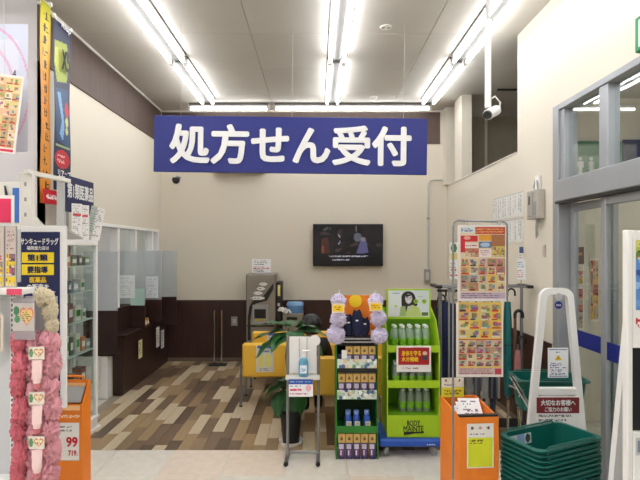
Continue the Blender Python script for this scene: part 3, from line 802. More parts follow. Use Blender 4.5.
# ================================================================== SHELF FRAMES AND NAVY SIGN (left foreground)
Y = 2.62
t = thing('shelving_unit', 'white slotted store shelf frame with top bar behind the navy sign', 'shelving', (PX(25.5, Y), Y, 0))
def upright(x, w, d, z1, yy=0.0):
    m = MB().bb(x - w / 2, x + w / 2, yy, yy + d, 0, z1, .002)
    return m
u = upright(0, .068, .03, PZ(172, Y)).build('upright', M['offwhite'], t)
for z in (1.70, 1.78, 1.86, 1.94): MB().bb(-.006, .006, -.002, -.0005, z - .01, z + .01).build('slot', M['grey'], u)
dx = PX(60, 2.9) - PX(25.5, Y)
MB().bb(dx - .02, dx + .02, .28, .30, 0, PZ(176, 2.9), .002).build('upright', M['lgrey'], t)
MB().box((dx / 2 + .02, .155, PZ(176, 2.75)), (.03, .36, .022), .002, Matrix.Rotation(-math.atan2(dx, .29), 3, 'Z')).build('top_bar', M['offwhite'], t)
MB().prism([(.03, 1.82), (.26, 1.70), (.26, 1.66), (.03, 1.66)], dx - .06, dx - .045, 'x').build('bracket', M['offwhite'], t)
MB().box((.1, .16, 1.69), (.15, .24, .012), .002, Matrix.Rotation(-.25, 3, 'X')).build('shelf', M['lgrey'], t)
Y = 2.6
xa, xb = PX(19, Y), PX(68, Y)
t = thing('sign_panel', 'navy medicine notice panel in white frame on the shelf end', 'sign', ((xa + xb) / 2, Y - .02, .78))
W = xb - xa; H = PZ(226, Y) - .78
MB().bb(-W / 2, W / 2, 0, .015, 0, H, .002).build('frame', M['white'], t)
z = lambda v: PZ(v, Y) - .78
nx0, nx1 = -W / 2 + .002, PX(62, Y) - (xa + xb) / 2
MB().bb(nx0, nx1, -.004, -.0005, H - 1.02 * .9, z(232)).build('board', M['navy'], t)
nc = (nx0 + nx1) / 2
text('サンキュードラッグ', .195, .036, 'ink_white', t, (nc + .008, -.006, z(241.5)), bold=.03)
text('福岡徳力店は', .115, .02, 'ink_white', t, (nc, -.006, z(248)), bold=.02)
for v, s in ((257.5, '第1類'), (269.5, '要指導')):
    MB().bb(nc - .082, nc + .082, -.008, -.0045, z(v + 5.2), z(v - 5.2)).build('yellow_plate', mat('yellow_plate', (244, 214, 30), .5), t)
    text(s, .105, .036, 'ink_navy', t, (nc, -.010, z(v)), bold=.03)
text('医薬品', .085, .03, 'ink_yellow', t, (nc + .0, -.006, z(279.5)), bold=.03)
text('の販売を', .115, .03, 'ink_white', t, (nc, -.006, z(286.5)), bold=.03)
text('行います', .12, .03, 'ink_white', t, (nc + .03, -.006, z(293)), bold=.03)

# front-left gondola
Y = 2.0
x0 = PX(16.5, Y)
t = thing('store_shelf', 'white slotted gondola shelf at the left edge beside the pink sponges', 'shelving', (x0, Y, 0))
u = MB().bb(-.026, 0, 0, .05, 0, 1.42, .002).build('upright', M['white'], t)
for s in (-.018, -.008):
    m = MB()
    for k in range(44): m.bb(s - .0028, s + .0028, -.0012, -.0003, .55 + .02 * k, .561 + .02 * k)
    m.build('slot_row', mat('slot_shadow_grey', (96, 96, 98), .8), u)
MB().bb(-.5, -.0265, .05, .062, 0, 1.40).build('back_panel', mat('shelf_back', (206, 208, 212), .5), t)
MB().bb(-.5, .052, -.06, .04, 1.421, 1.445, .003).build('top_shelf', M['white'], t)
MB().bb(-.5, -.028, -.25, .049, .66, .68, .003).build('lower_shelf', M['white'], t)
MB().bb(.0, .058, -.066, -.0605, 1.422, 1.446, .001).build('price_rail', mat('pink_price_rail', (226, 78, 110), .5), t)
MB().bb(.001, .13, .06, .066, 0, 1.405).build('hanging_panel', mat('panel_grey', (200, 200, 204), .5), t)
cv = Canvas(20, 20, (222, 210, 196)).cells(.1, .1, .9, .9, 2, 3, [(150, 110, 80), (206, 190, 170), (120, 90, 70)], 5)
tag(cv.put('printed_bag', .12, .15, None, (x0 - .10, Y - .02, PZ(332, Y)), 0), 'brown patterned pack hanging inside the white shelf', 'pack')
tag(Canvas(12, 20, (226, 214, 196)).cells(.1, .1, .9, .9, 2, 4, [(200, 180, 150), (190, 120, 110), (230, 225, 215)], 6).put('printed_card', .09, .07, None, (x0 - .045, Y - .255, .72), 0), 'small printed card on the lower shelf at left', 'card')
# packs standing on the shelf top, price card
for i, (u0, u1, v0, v1, c, lab) in enumerate(((-14, 4.5, 226, 281, [(206, 190, 180), (150, 120, 110), (226, 200, 60)], 'blister pack with pink and yellow print at the left edge'), (5, 16.5, 226, 279, [(226, 196, 40), (190, 60, 120), (120, 90, 110)], 'yellow and magenta blister pack beside the navy sign'))):
    Yp = 1.995
    tt = thing('blister_pack', lab, 'pack', ((PX(u0, Yp) + PX(u1, Yp)) / 2, Yp, 1.445))
    w, h = PX(u1, Yp) - PX(u0, Yp), PZ(v0, Yp) - 1.445
    MB().bb(-w / 2, w / 2, .0, .008, .001, h, .002).build('pack', M['grey'], tt)
    cv = Canvas(16, 40, (200, 186, 178)).cells(.05, .45, .95, .8, 3, 3, c, 20 + i, 3).cells(.05, .82, .95, .98, 3, 1, [(236, 206, 30)], 3, 1).lines(.1, .05, .9, .4, 5, (150, 110, 110), i, fill=.4)
    cv.put('front_print', w - .004, h - .004, tt, (0, -.0012, h / 2))
t = thing('price_card', 'pink price card with white border above the blister packs', 'card', (PX(14, 2.05), 2.05, PZ(226, 2.05)))
MB().bb(-.2, 0, 0, .004, 0, .126, .001).build('board', M['paper'], t)
MB().bb(-.2, -.012, -.002, -.0005, .014, .112).build('pink_field', mat('pink_card', (228, 44, 96), .5), t)
MB().bb(-.03, -.02, .0045, .01, -.12, .1).build('stem', M['clear'], t)
t = thing('shelf_header', 'white shelf header strip behind the pink price card', 'board', (PX(17, 2.3), 2.3, 1.445))
hz = PZ(181, 2.3) - 1.445
MB().bb(-.5, .002, .02, .03, hz - .22, hz, .002).build('strip', M['offwhite'], t)
MB().bb(-.48, -.47, .02, .03, .001, hz - .221).build('support', M['lgrey'], t)
MB().bb(-.02, .001, .02, .03, .001, hz - .221).build('support', M['lgrey'], t)
MB().bb(-.028, -.002, .012, .0195, hz - .19, hz - .03).build('blue_tag', mat('sky_blue_tag', (50, 110, 190), .5), t)
MB().tube([(-.065, .014, hz - .02), (-.058, .014, hz - .06), (-.05, .014, hz - .1)], [.003, .006, .002], 6).build('pen', M['black'], t)

# ================================================================== PINK SPONGE GIFT SETS
def blob(nm, m_, parent, lobes, seed):
    # crumpled tulle: overlapping lobes with deep ridged folds
    m = MB()
    for q, (cx_, cy_, cz_, rx, rz_) in enumerate(lobes):
        def fn(u, v, q=q):
            a, b_ = u * 2 * PI, v * PI
            d = Vector((math.sin(b_) * math.cos(a), math.sin(b_) * math.sin(a), math.cos(b_)))
            sd = Vector((seed * 3.1 + q, q * 1.7, seed))
            w = d * 2.2 + .5 * Vector((noise.noise(d * 2 + sd), noise.noise(d * 2 - sd), noise.noise(d * 3 + sd)))
            rr = .70 + .62 * (1 - abs(noise.noise(w * 2.4 + sd)) * 2.8) * .62 + .10 * noise.noise(d * 8 + sd)
            return (cx_ + rx * rr * d.x, cy_ + rx * rr * d.y, cz_ + rz_ * rr * d.z)
        m.grid(fn, 44, 30)
    m.build(nm, M[m_], parent, smooth=180)
heart = [(.5 + .5 * (16 * math.sin(a) ** 3) / 17, .45 - .45 * (13 * math.cos(a) - 5 * math.cos(2 * a) - 2 * math.cos(3 * a) - math.cos(4 * a)) / 16) for a in [k * 2 * PI / 40 for k in range(40)]]
def card_print(seed):
    cv = Canvas(24, 18, (236, 226, 214)); cv.ell(.15, .5, .13, .35, (90, 150, 100)).poly([(.3 + .66 * a, .08 + .84 * b) for a, b in heart], (216, 130, 60)).poly([(.37 + .52 * a, .18 + .62 * b) for a, b in heart], (240, 226, 190)).lines(.48, .4, .78, .62, 2, (150, 70, 60), seed, fill=.6)
    return cv
Yd = 2.03
rows = [(355, 'first'), (399, 'second'), (442, 'third'), (484, 'lowest')]
X0 = PX(17, Yd)
for i, (v, nm) in enumerate(rows):
    zc = PZ(v, Yd)
    t = thing('bath_sponge_set', 'pink ruffled bath sponge set with heart card and tube, %s from the top' % nm, 'sponge', (X0, Yd, zc), 0, 'pink bath sponge sets')
    blob('ruffle', 'pink', t, [(.020, -.025, .06, .030, .055), (.032, -.03, -.035, .032, .06), (.016, -.02, -.085, .028, .04)], i)
    blob('pale_ruffle', 'pink_l', t, [(.085, -.012, .03, .036, .07), (.138, -.015, .05, .042, .06), (.148, -.012, -.03, .038, .065), (.07, -.01, -.06, .03, .05)], i + 9)
    if i < 3:
        zo = [.0, .0, .0][i]
        card_print(i).put('heart_card', .062, .05, t, (.112, -.058, .02 + zo))
        tm = MB().lathe([(.0135, 0), (.0145, .012), (.0145, .014), (.0185, .016), (.020, .05), (.022, .09)], (0, 0, 0), 14)
        tm.v = [(x, y * (1 - .75 * max(0, z - .016) / .074), z) for x, y, z in tm.v]
        tt = tm.build('tube', mat('pale_pink_tube', (246, 214, 214), .35), t, (.112, -.055, -.098))
        MB().lathe([(.014, 0), (.0148, .002), (.0148, .018)], (0, 0, 0), 14).build('cap', mat('rose_cap', (206, 120, 126), .35), t, (.112, -.055, -.1165))
    MB().tube([(.112, .03, .062), (.112, -.05, .062), (.112, -.055, .068)], .0025, 6).build('hook', M['chrome'], t)
zc = PZ(315, Yd)
t = thing('bath_sponge_set', 'cream ruffled bath sponge set in clear wrapper at the top', 'sponge', (X0, Yd, zc))
blob('cream_ruffle', 'cream_c', t, [(.125, -.025, .07, .038, .04), (.145, -.02, .02, .03, .05), (.11, -.02, .085, .03, .028), (.15, -.015, -.04, .026, .04)], 3)
MB().bb(.018, .105, -.058, -.054, -.09, .075, .001).build('wrapper', M['bag'], t)
cv = Canvas(30, 34, (198, 192, 190)).ell(.16, .28, .14, .16, (70, 130, 90)).ell(.2, .58, .13, .14, (90, 150, 100)).poly([(.3 + .68 * a, .06 + .86 * b) for a, b in heart], (222, 120, 90)).poly([(.36 + .56 * a, .14 + .7 * b) for a, b in heart], (232, 196, 130)).lines(.45, .3, .85, .68, 5, (80, 120, 70), 3, fill=.6)
cv.put('heart_card', .085, .11, t, (.062, -.0595, .0))
MB().tube([(.062, .03, .07), (.062, -.05, .07), (.062, -.055, .078)], .0025, 6).build('hook', M['chrome'], t)

# ================================================================== ORANGE BOXES
def orange_box(name, lab, x, y, w, d, zf, zb_, rz):
    t = thing(name, lab, 'box', (x, y, 0), rz)
    th = .008
    sl = lambda yy: zf + (zb_ - zf) * yy / d
    MB().bb(-w / 2, w / 2, 0, th, 0, zf, .001).build('front_panel', M['orange'], t)
    MB().bb(-w / 2, w / 2, d - th, d, 0, zb_, .001).build('back_panel', M['orange'], t)
    for s in (-1, 1):
        xa_ = s * w / 2 - (th if s > 0 else 0)
        MB().prism([(th, 0), (d - th, 0), (d - th, zb_), (th, zf)], xa_, xa_ + th, 'x').build('side_panel', M['orange'], t)
    MB().bb(-w / 2 + th, w / 2 - th, th, d - th, zf - .12, zf - .112).build('tray', M['orange'], t)
    return t
t = orange_box('collection_box', 'orange floor box with yellow notice and papers, beside the green baskets', .862, 2.64, .213, .32, .712, .735, math.radians(4))
cv = Canvas(26, 44, (232, 230, 222)).rect(.0, .32, 1, 1, (216, 222, 40)).rect(0, 0, .05, 1, (232, 230, 222)).rect(.95, 0, 1, 1, (232, 230, 222)).rect(0, .97, 1, 1, (232, 230, 222)).lines(.12, .2, .88, .28, 1, (120, 50, 110), 2).lines(.1, .35, .9, .48, 2, (110, 100, 40), 3)
cv.ell(.2, .1, .06, .035, (90, 60, 90)).ell(.5, .1, .06, .035, (200, 150, 160)).ell(.8, .1, .06, .035, (90, 60, 90))
cv.put('notice', .145, .235, t, (.005, -.002, .712 - .15))
cv = Canvas(26, 22, (236, 232, 216)).rect(0, .5, 1, 1, (232, 226, 60)).lines(.1, .3, .9, .46, 1, (110, 60, 110), 3).lines(.1, .62, .9, .9, 2, (150, 130, 50), 4).ell(.2, .15, .05, .06, (120, 70, 110)).ell(.5, .15, .05, .06, (120, 70, 110)).ell(.8, .15, .05, .06, (120, 70, 110))
cv.put('back_card', .135, .115, t, (-.035, .309, .735 + .05))
for i in range(4):
    cv = Canvas(16, 16, (232, 230, 230)).lines(.1, .1, .9, .9, 6, (120, 110, 125), 7 + i, fill=.5)
    o = cv.put('loose_paper', .12, .15, t, (-.01 + .012 * i, .15 + .012 * i, .66 + .012 * i)); o.rotation_euler = (-1.15 + .06 * i, .0, .25 - .12 * i)
MB().bb(-.105, .104, .002, .028, .712, .722, .001).build('rim_strip', M['black'], t)
t = orange_box('collection_box', 'orange floor box with red price notice behind the pink sponges', -1.366, 2.70, .21, .10, .76, .87, 0)
cv = Canvas(30, 44, (238, 234, 230)).lines(.1, .08, .8, .24, 2, (130, 120, 120), 1).rect(0, .985, 1, 1, (200, 190, 180))
cv.put('price_notice', .12, .205, t, (.028, -.002, .76 - .2))
text('99', .062, .055, 'ink_red', t, (.05, -.004, .76 - .2), bold=.03)
text('719.', .05, .03, 'ink_red', t, (.055, -.004, .76 - .26), bold=.03)
Canvas(30, 6, (240, 134, 24)).lines(.0, .0, 1, 1, 1, (250, 225, 200), 4, fill=.5).put('print', .15, .028, t, (.02, -.003, .76 - .065))
MB().box((.035, .05, .80), (.1, .095, .005), .001, Matrix.Rotation(.85, 3, 'X')).build('slanted_card', M['grey'], t)
MB().box((-.035, .05, .805), (.03, .11, .004), .001, Matrix.Rotation(.85, 3, 'X')).build('paper', M['paper'], t)
MB().tube([(-.06, .096, .87), (-.055, .096, .885), (-.04, .096, .89), (.05, .096, .89), (.065, .096, .885), (.07, .096, .87)], .006, 8).build('arched_rim', M['orange'], t)
MB().bb(-.02, .08, .088, .0915, .835, .853).build('white_print', mat('pale_orange_print', (250, 196, 140), .5), t)
MB().bb(-.05, .09, -.004, -.0005, .73, .755).build('white_print', mat('pale_orange_print', (250, 196, 140), .5), t)

# ================================================================== WAITING SEATS
def seat(nm, lab, xa, xb, y, grp, legs_out=.03):
    t = thing(nm, lab, 'chair' if nm.endswith('chair') else 'bench', ((xa + xb) / 2, y, 0), 0, grp)
    W = xb - xa
    MB().box((0, .035, .47), (W, .07, .345), .018).build('backrest', M['yellow'], t)
    n = max(1, round(W / .47))
    for k in range(n): MB().box((-W / 2 + W / n * (k + .5), .27, .345), (W / n - .004, .385, .09), .018).build('seat_cushion', M['yellow'], t)
    for s in (-1, 1):
        x = s * (W / 2 + legs_out * .5)
        MB().tube([(x, .02, .012), (x, .02, .31), (x * .98, .02, .42)], .014, 10).build('leg', M['steel'], t)
        MB().tube([(x, .40, .012), (x, .40, .30)], .014, 10).build('leg', M['steel'], t)
        for yy in (.02, .40): MB().lathe([(.017, 0), (.017, .0115)], (x, yy, 0), 10).build('foot_cap', M['black'], t)
        MB().tube([(x, .02, .29), (x, .40, .29)], .011, 8).build('side_rail', M['steel'], t)
    MB().tube([(-W / 2, .3, .29), (W / 2, .3, .29)], .012, 8).build('cross_rail', M['steel'], t)
    return t
def back_card(t, x, w, zc, h, seed):
    cv = Canvas(26, 36, (214, 212, 204)).rect(.06, .0, .94, .1, (70, 100, 170)).rect(.1, .12, .9, .3, (198, 204, 196)).lines(.15, .18, .85, .26, 1, (80, 90, 130), seed).rect(.12, .34, .42, .8, (222, 214, 120)).rect(.5, .34, .88, .8, (224, 220, 130)).lines(.15, .84, .85, .96, 2, (100, 110, 130), seed + 1)
    cv.put('back_card', w, h, t, (x, -.0025, zc))
g = 'yellow waiting seats'
a = seat('waiting_chair', 'yellow vinyl waiting chair with printed card, left in the middle row', PX(242, 5.06), PX(289, 5.06), 5.06, g)
back_card(a, PX(265, 5.06) - a.location.x, .18, .49, .27, 1)
b = seat('waiting_chair', 'yellow vinyl waiting chair with card in the rear row by the machine', PX(252, 5.78), PX(292, 5.78), 5.78, g)
back_card(b, .03, .18, .5, .26, 4)
c = seat('waiting_bench', 'wide yellow vinyl bench nearest the camera, behind the display racks', PX(285, 4.43), PX(391, 4.43), 4.43, g)
seat('waiting_bench', 'wide yellow vinyl bench in the middle row behind the lavender sponges', -.16, .72, 5.08, g)
seat('waiting_bench', 'wide yellow vinyl bench in the rear row, mostly hidden', -.15, .70, 5.80, g)

# ================================================================== SEATED PERSON IN BLACK (seen from behind)
px, py = -.045, 4.62
J = {'pelvis': (0, .02, .48), 'waist': (0, .0, .56), 'chest': (0, .0, .68), 'neckb': (0, .02, .765), 'neck': (0, .035, .80), 'head': (0, .06, .86), 'crown': (0, .065, .93),
     'shl': (-.125, .01, .735), 'ell': (-.165, .06, .60), 'wrl': (-.10, .22, .53), 'hal': (-.07, .28, .515),
     'shr': (.125, .01, .735), 'elr': (.165, .06, .60), 'wrr': (.10, .22, .53), 'har': (.07, .28, .515),
     'hil': (-.075, .06, .46), 'knl': (-.085, .36, .455), 'anl': (-.055, .20, .10), 'tol': (-.055, .30, .04),
     'hir': (.075, .06, .46), 'knr': (.085, .36, .455), 'anr': (.065, .20, .10), 'tor': (.065, .30, .04)}
RD = {'pelvis': .085, 'waist': .105, 'chest': .115, 'neckb': .06, 'neck': .042, 'head': .07, 'crown': .055, 'sh': .058, 'el': .045, 'wr': .032, 'ha': .03, 'hi': .065, 'kn': .052, 'an': .042, 'to': .033}
ED = [('pelvis', 'waist'), ('waist', 'chest'), ('chest', 'neckb'), ('neckb', 'neck'), ('neck', 'head'), ('head', 'crown')]
for s in 'lr': ED += [('chest', 'sh' + s), ('sh' + s, 'el' + s), ('el' + s, 'wr' + s), ('wr' + s, 'ha' + s), ('pelvis', 'hi' + s), ('hi' + s, 'kn' + s), ('kn' + s, 'an' + s), ('an' + s, 'to' + s)]
keys = list(J)
me = bpy.data.meshes.new('person_body')
me.from_pydata([J[k] for k in keys], [(keys.index(p), keys.index(q)) for p, q in ED], [])
ob = bpy.data.objects.new('skin_source', me); C.objects.link(ob)
md = ob.modifiers.new('skin', 'SKIN'); md.use_smooth_shade = True
for i, k in enumerate(keys):
    r_ = RD.get(k) or RD[k[:2]]
    sv = me.skin_vertices[0].data[i]; sv.radius = (r_, r_ * (.8 if k in ('chest', 'waist', 'pelvis') else 1))
    sv.use_root = (k == 'pelvis')
ob.modifiers.new('sub', 'SUBSURF').levels = 2
bpy.context.view_layer.update()
pm_ = bpy.data.meshes.new_from_object(ob.evaluated_get(bpy.context.evaluated_depsgraph_get()))
bpy.data.objects.remove(ob)
pm_.materials.clear()
for m in (mat('black_coat_cloth', (22, 23, 26), .85, var=.2, vscale=30), mat('skin_tone', (206, 160, 132), .5), mat('black_shoe', (14, 14, 15), .4)): pm_.materials.append(m)
for p in pm_.polygons:
    c_ = p.center
    p.material_index = 1 if (c_.z > .79 or (c_.y > .245 and .49 < c_.z < .56 and abs(c_.x) < .13)) else (2 if c_.z < .085 else 0)
    p.use_smooth = True
person = thing('person', 'person in black seated on the front yellow bench, seen from behind', 'person', (px, py, 0))
link('body', pm_, person)
# hair
def hairfn(u, v):
    a = u * 2 * PI; b_ = v * PI * .86
    n = .008 * math.sin(a * 13 + 5 * v) + .01 * noise.noise((math.cos(a) * 3, math.sin(a) * 3, v * 4))
    r0 = .098 + n
    x, y = r0 * math.sin(b_) * math.cos(a), r0 * 1.06 * math.sin(b_) * math.sin(a)
    z_ = .1 * math.cos(b_) if b_ < PI / 2 else -.085 * ((b_ - PI / 2) / (PI * .36))
    if b_ > PI / 2: x, y = x * 1.0 / max(.55, math.sin(b_)) * .92, y / max(.55, math.sin(b_)) * .92
    if math.sin(a) > .55 and b_ > PI * .42: y = min(y, .055)
    return (x, .055 + y, .897 + z_)
MB().grid(hairfn, 40, 18).build('hair', mat('black_hair', (16, 14, 14), .45, var=.3, vscale=40), person, smooth=180)
for s in (-1, 1):   # hands: five fingers each
    m = MB()
    m.box((s * .055, .300, .512), (.05, .06, .022), .009)
    for f in range(4): 
        x = s * .055 + (f - 1.5) * .012
        L_ = (.05, .058, .055, .042)[f]
        m.tube([(x, .325, .513), (x, .325 + L_ * .5, .512), (x - s * .003, .325 + L_, .498)], [.0068, .006, .005], 7)
    m.tube([(s * .055 - s * .022, .285, .512), (s * .02, .305, .508), (s * .014, .325, .503)], [.008, .007, .006], 7)
    m.build('hand', MATS['skin_tone'], person, smooth=80)
mz_ = MB()   # face side: nose, ears, eyes, mouth
MB().prism([(.118, .885), (.15, .862), (.12, .855)], -.012, .012, 'x').build('nose', MATS['skin_tone'], person)
for s in (-1, 1):
    MB().lathe([(.001, -.012), (.009, -.008), (.012, 0), (.009, .01), (.001, .013)], (s * .074, .065, .868), 10, sx=.6).build('ear', MATS['skin_tone'], person)
    MB().lathe([(.001, -.006), (.007, -.003), (.007, .003), (.001, .006)], (s * .026, .120, .885), 8).build('eye', M['black'], person)
MB().bb(-.018, .018, .112, .124, .832, .838, .002).build('mouth', mat('lip', (150, 70, 66), .5), person)

# ================================================================== POTTED PLANT
def leaf_mesh(L, W, droop, seed):
    m = MB(); n = 10
    def fn(u, v):
        s = v; w = W * (math.sin(PI * min(1, s * .96 + .04) ** .8) ** .75) * (1 - .25 * s)
        xx = (u - .5) * w
        yy = L * s * (1 - .25 * droop * s)
        zz = -droop * L * s * s * .8 + .22 * abs(xx) + .006 * math.sin(s * 14 + seed) * (abs(u - .5) * 2)
        return (xx, yy, zz)
    m.grid(fn, 6, n)
    return m.mesh('leaf', M['leaf'], 180)
Y = 4.12
plx = PX(291, Y)
t = thing('potted_plant', 'potted plant with broad dark leaves in a black pot on white saucer', 'plant', (plx, Y, 0))
MB().lathe([(.001, .012), (.068, .012), (.09, .26), (.096, .262), (.096, .285), (.086, .285), (.084, .25), (.001, .25)], n=24).build('pot', M['black'], t)
MB().lathe([(.001, .002), (.09, .002), (.1, .03), (.094, .03), (.085, .0115), (.001, .0115)], n=24).build('saucer', M['white'], t)
MB().lathe([(.001, .258), (.083, .252)], n=20).build('soil', M['soil'], t)
stems = [[(0, 0, .25), (-.02, 0, .5), (-.04, -.02, .72), (-.02, -.02, .95)], [(.02, 0, .25), (.04, .0, .45), (.08, 0, .62), (.07, .0, .88)], [(-.01, -.02, .25), (-.05, -.04, .40), (-.08, -.05, .50)]]
for sp in stems: MB().tube(sp, [.012, .010, .008, .006][:len(sp)], 8).build('stem', M['stem'], t)
lms = [leaf_mesh(.2, .135, .55, k) for k in range(3)]; lup = [leaf_mesh(.2, .125, .22, k + 4) for k in range(3)]
lows = [(-.05, -.05, .49, 185, .22, .2), (-.04, -.06, .45, 215, .2, .9), (.03, -.05, .46, 320, .2, .8), (-.06, -.03, .52, 150, .22, .1), (.0, -.06, .42, 265, .2, 1.15), (.05, .02, .5, 30, .2, .4), (-.02, .04, .52, 110, .2, .3), (.06, -.03, .42, 300, .2, 1.2), (-.08, -.05, .43, 240, .19, .9)]
ups = [(-.04, -.03, .93, 176, .25, .12), (-.04, -.04, .90, 200, .25, .42), (-.02, -.02, .96, 140, .2, -.15), (-.02, -.04, .92, 235, .2, .35), (.0, -.01, .98, 75, .2, -.1), (.05, -.01, .93, 355, .22, .0), (.06, -.03, .89, 330, .22, .35), (.02, -.03, .93, 285, .2, .3), (-.04, .0, .97, 165, .22, -.12), (.04, .02, .95, 25, .2, -.05)]
for k, (x, y, z, az, L_, tilt) in enumerate(lows + ups):
    me = (lup if k >= len(lows) else lms)[k % 3]
    lf = link('leaf', me, t, (x, y, z))
    sc = L_ / .2 * (1.3 if k >= len(lows) else 1.12)
    lf.scale = (sc, sc, sc)
    lf.rotation_mode = 'ZYX'
    lf.rotation_euler = Matrix.Rotation(math.radians(az - 90), 3, 'Z').to_euler('ZYX')
    lf.rotation_mode = 'QUATERNION'
    lf.rotation_quaternion = (Matrix.Rotation(math.radians(az - 90), 3, 'Z') @ Matrix.Rotation(-tilt, 3, 'X')).to_quaternion()

# ================================================================== HAND SANITISER STAND
Y = 3.79
xa, xb = PX(287.5, Y), PX(318.5, Y)
t = thing('sanitizer_stand', 'tubular steel hand sanitizer stand with white board and notice', 'stand', ((xa + xb) / 2, Y, 0))
W = xb - xa
for s in (-1, 1):
    MB().tube([(s * W / 2, .02, .02), (s * W / 2, .02, PZ(336.5, Y))], .0115, 10).build('pole', M['steel'], t)
    MB().tube([(s * W / 2 - .005, -.1, .016), (s * W / 2, .16, .016)], .014, 10).build('foot', M['steel'], t)
    MB().tube([(s * W / 2 - .005, -.118, .016), (s * W / 2 - .005, -.101, .016)], .0165, 10).build('foot_cap', M['black'], t)
MB().tube([(-W / 2, .02, .05), (W / 2, .02, .05)], .010, 8).build('cross_bar', M['steel'], t)
MB().bb(-W / 2 + .014, W / 2 - .014, .012, .024, PZ(374, Y), PZ(337, Y), .002).build('back_board', M['white'], t)
for xx in (-.028, .03): MB().bb(xx - .002, xx + .002, .009, .0117, PZ(358, Y), PZ(338, Y)).build('board_seam', M['grey'], t)
MB().bb(-W / 2 - .01, W / 2 + .01, -.09, .03, PZ(377, Y), PZ(375, Y), .002).build('tray', M['offwhite'], t)
MB().lathe([(.001, -.003), (.042, -.003), (.042, .003), (.001, .003)], n=24)
disc = MB().lathe([(.001, -.002), (.042, -.002), (.042, .002), (.001, .002)], n=24); disc.v = [(x, z, y) for x, y, z in disc.v]
dsk = disc.build('round_badge', M['white'], t, (.09, .002, PZ(340.5, Y)))
cv = Canvas(40, 24, (238, 240, 244)).rect(0, 0, 1, .28, (40, 90, 180)).lines(.06, .08, .94, .22, 1, (226, 232, 240), 4).lines(.06, .36, .55, .46, 1, (40, 90, 170), 5).lines(.06, .52, .65, .72, 1, (220, 60, 110), 6, fill=.8).lines(.05, .78, .9, .92, 1, (200, 80, 130), 7).ell(.82, .5, .12, .2, (236, 180, 196))
cv.put('notice', PX(313, Y) - PX(289.5, Y), PZ(376, Y) - PZ(393, Y), t, (PX(301.2, Y) - t.location.x, -.095, PZ(384.5, Y)))
t2 = thing('sanitizer_bottle', 'clear pump bottle of blue gel on the sanitizer stand tray', 'bottle', ((xa + xb) / 2 + .005, Y - .035, PZ(375, Y)))
bt = MB().lathe([(.034, .0), (.036, .01), (.036, .10), (.03, .125), (.012, .14)], n=18).build('bottle', M['liquid'], t2)
MB().lathe([(.015, .141), (.015, .16), (.005, .161), (.005, .185)], n=12).build('pump', M['white'], t2)
MB().bb(-.012, .05, -.008, .008, .1855, .197, .003).build('nozzle', M['white'], t2)
Canvas(12, 14, (226, 236, 244)).lines(.1, .2, .9, .8, 4, (90, 140, 190), 3).put('label', .05, .06, t2, (0, -.038, .06))

# ================================================================== DISPLAY RACK A (green, boxes, lavender sponges)
Y = 3.80
xa, xb = PX(336.5, Y), PX(377.5, Y)
t = thing('display_rack', 'narrow green cardboard rack with three tiers of boxed products', 'rack', ((xa + xb) / 2, Y, 0))
W = xb - xa
zA = lambda v: PZ(v, Y)
for s in (-1, 1): MB().bb(s * W / 2 - .004, s * W / 2 + .004, 0, .25, 0, zA(343), .001).build('side_panel', M['green'], t)
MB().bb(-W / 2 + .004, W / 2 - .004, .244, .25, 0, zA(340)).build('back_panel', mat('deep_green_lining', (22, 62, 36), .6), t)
lvls = [zA(431), zA(399), zA(370)]
for zl in lvls: MB().bb(-W / 2 + .0045, W / 2 - .0045, .0, .243, zl - .006, zl, .001).build('shelf', M['green'], t)
MB().bb(-W / 2 + .0045, W / 2 - .0045, -.002, .003, zA(433), zA(426)).build('shelf_lip', M['green'], t)
MB().bb(-W / 2 + .0045, W / 2 - .0045, .0, .243, zA(345) - .006, zA(345), .001).build('shelf', M['black'], t)
for k, (va, vb, col) in enumerate(((399, 390, 1), (368, 359, 2))):
    cv = Canvas(50, 12, (214, 222, 214)); r_ = np.random.default_rng(k)
    for q in range(26): cv.ell(r_.random(), r_.random(), .05, .22, [(236, 240, 236), (120, 160, 120), (226, 206, 160), (80, 110, 150), (170, 196, 170)][r_.integers(5)])
    cv.put('printed_strip', W - .012, zA(vb) - zA(va), t, (0, -.004, (zA(va) + zA(vb)) / 2))
for va, vb in ((373, 368.5),): MB().bb(-W / 2 + .005, W / 2 - .005, .0, .004, zA(va), zA(vb)).build('shelf_lip', M['black'], t)
# boxed products: tan top, navy body
def box_mesh(w, h, seed):
    cv = Canvas(10, 20, (46, 44, 92)).rect(0, 0, 1, .34, (206, 172, 96)).ell(.5, .18, .2, .07, (120, 84, 60)).rect(.15, .42, .85, .6, (196, 190, 214)).ell(.5, .74, .3, .16, (120, 70, 130)).rect(.3, .66, .5, .86, (226, 226, 236))
    return MB().bb(-w / 2, w / 2, .001, .05, .001, h, .002).mesh('carton', mat('carton_tan', (186, 150, 86), .5)), cv.mesh('front_print', w - .003, h - .003, M['print'])
bw = (W - .02) / 5
for tier, (zf, zt_) in enumerate(((.001, zA(433.5)), (lvls[1], zA(373.5)), (lvls[2], zA(346)))):
    h = min(zt_ - zf - .004, .2)
    cme, pme = box_mesh(bw - .004, h, tier)
    for i in range(5):
        if tier == 2 and i == 0: continue
        b = thing('product_box', 'tan and navy product box on the %s of the green rack' % ['floor tier', 'middle tier', 'upper tier'][tier], 'box', (t.location.x - W / 2 + .01 + bw * (i + .5), Y + .004 + (.012 if tier else 0), zf), 0, 'product boxes on the %s' % ['floor tier', 'middle tier', 'upper tier'][tier])
        link('carton', cme, b); link('front_print', pme, b, (0, -.0008, h / 2))
b = thing('product_box', 'navy sample box with white portrait card on the upper tier of the green rack', 'box', (t.location.x - W / 2 + .01 + bw * .5, Y + .006, lvls[2]))
MB().bb(-.026, .026, .0, .05, .001, .12, .002).build('carton', M['navy'], b)
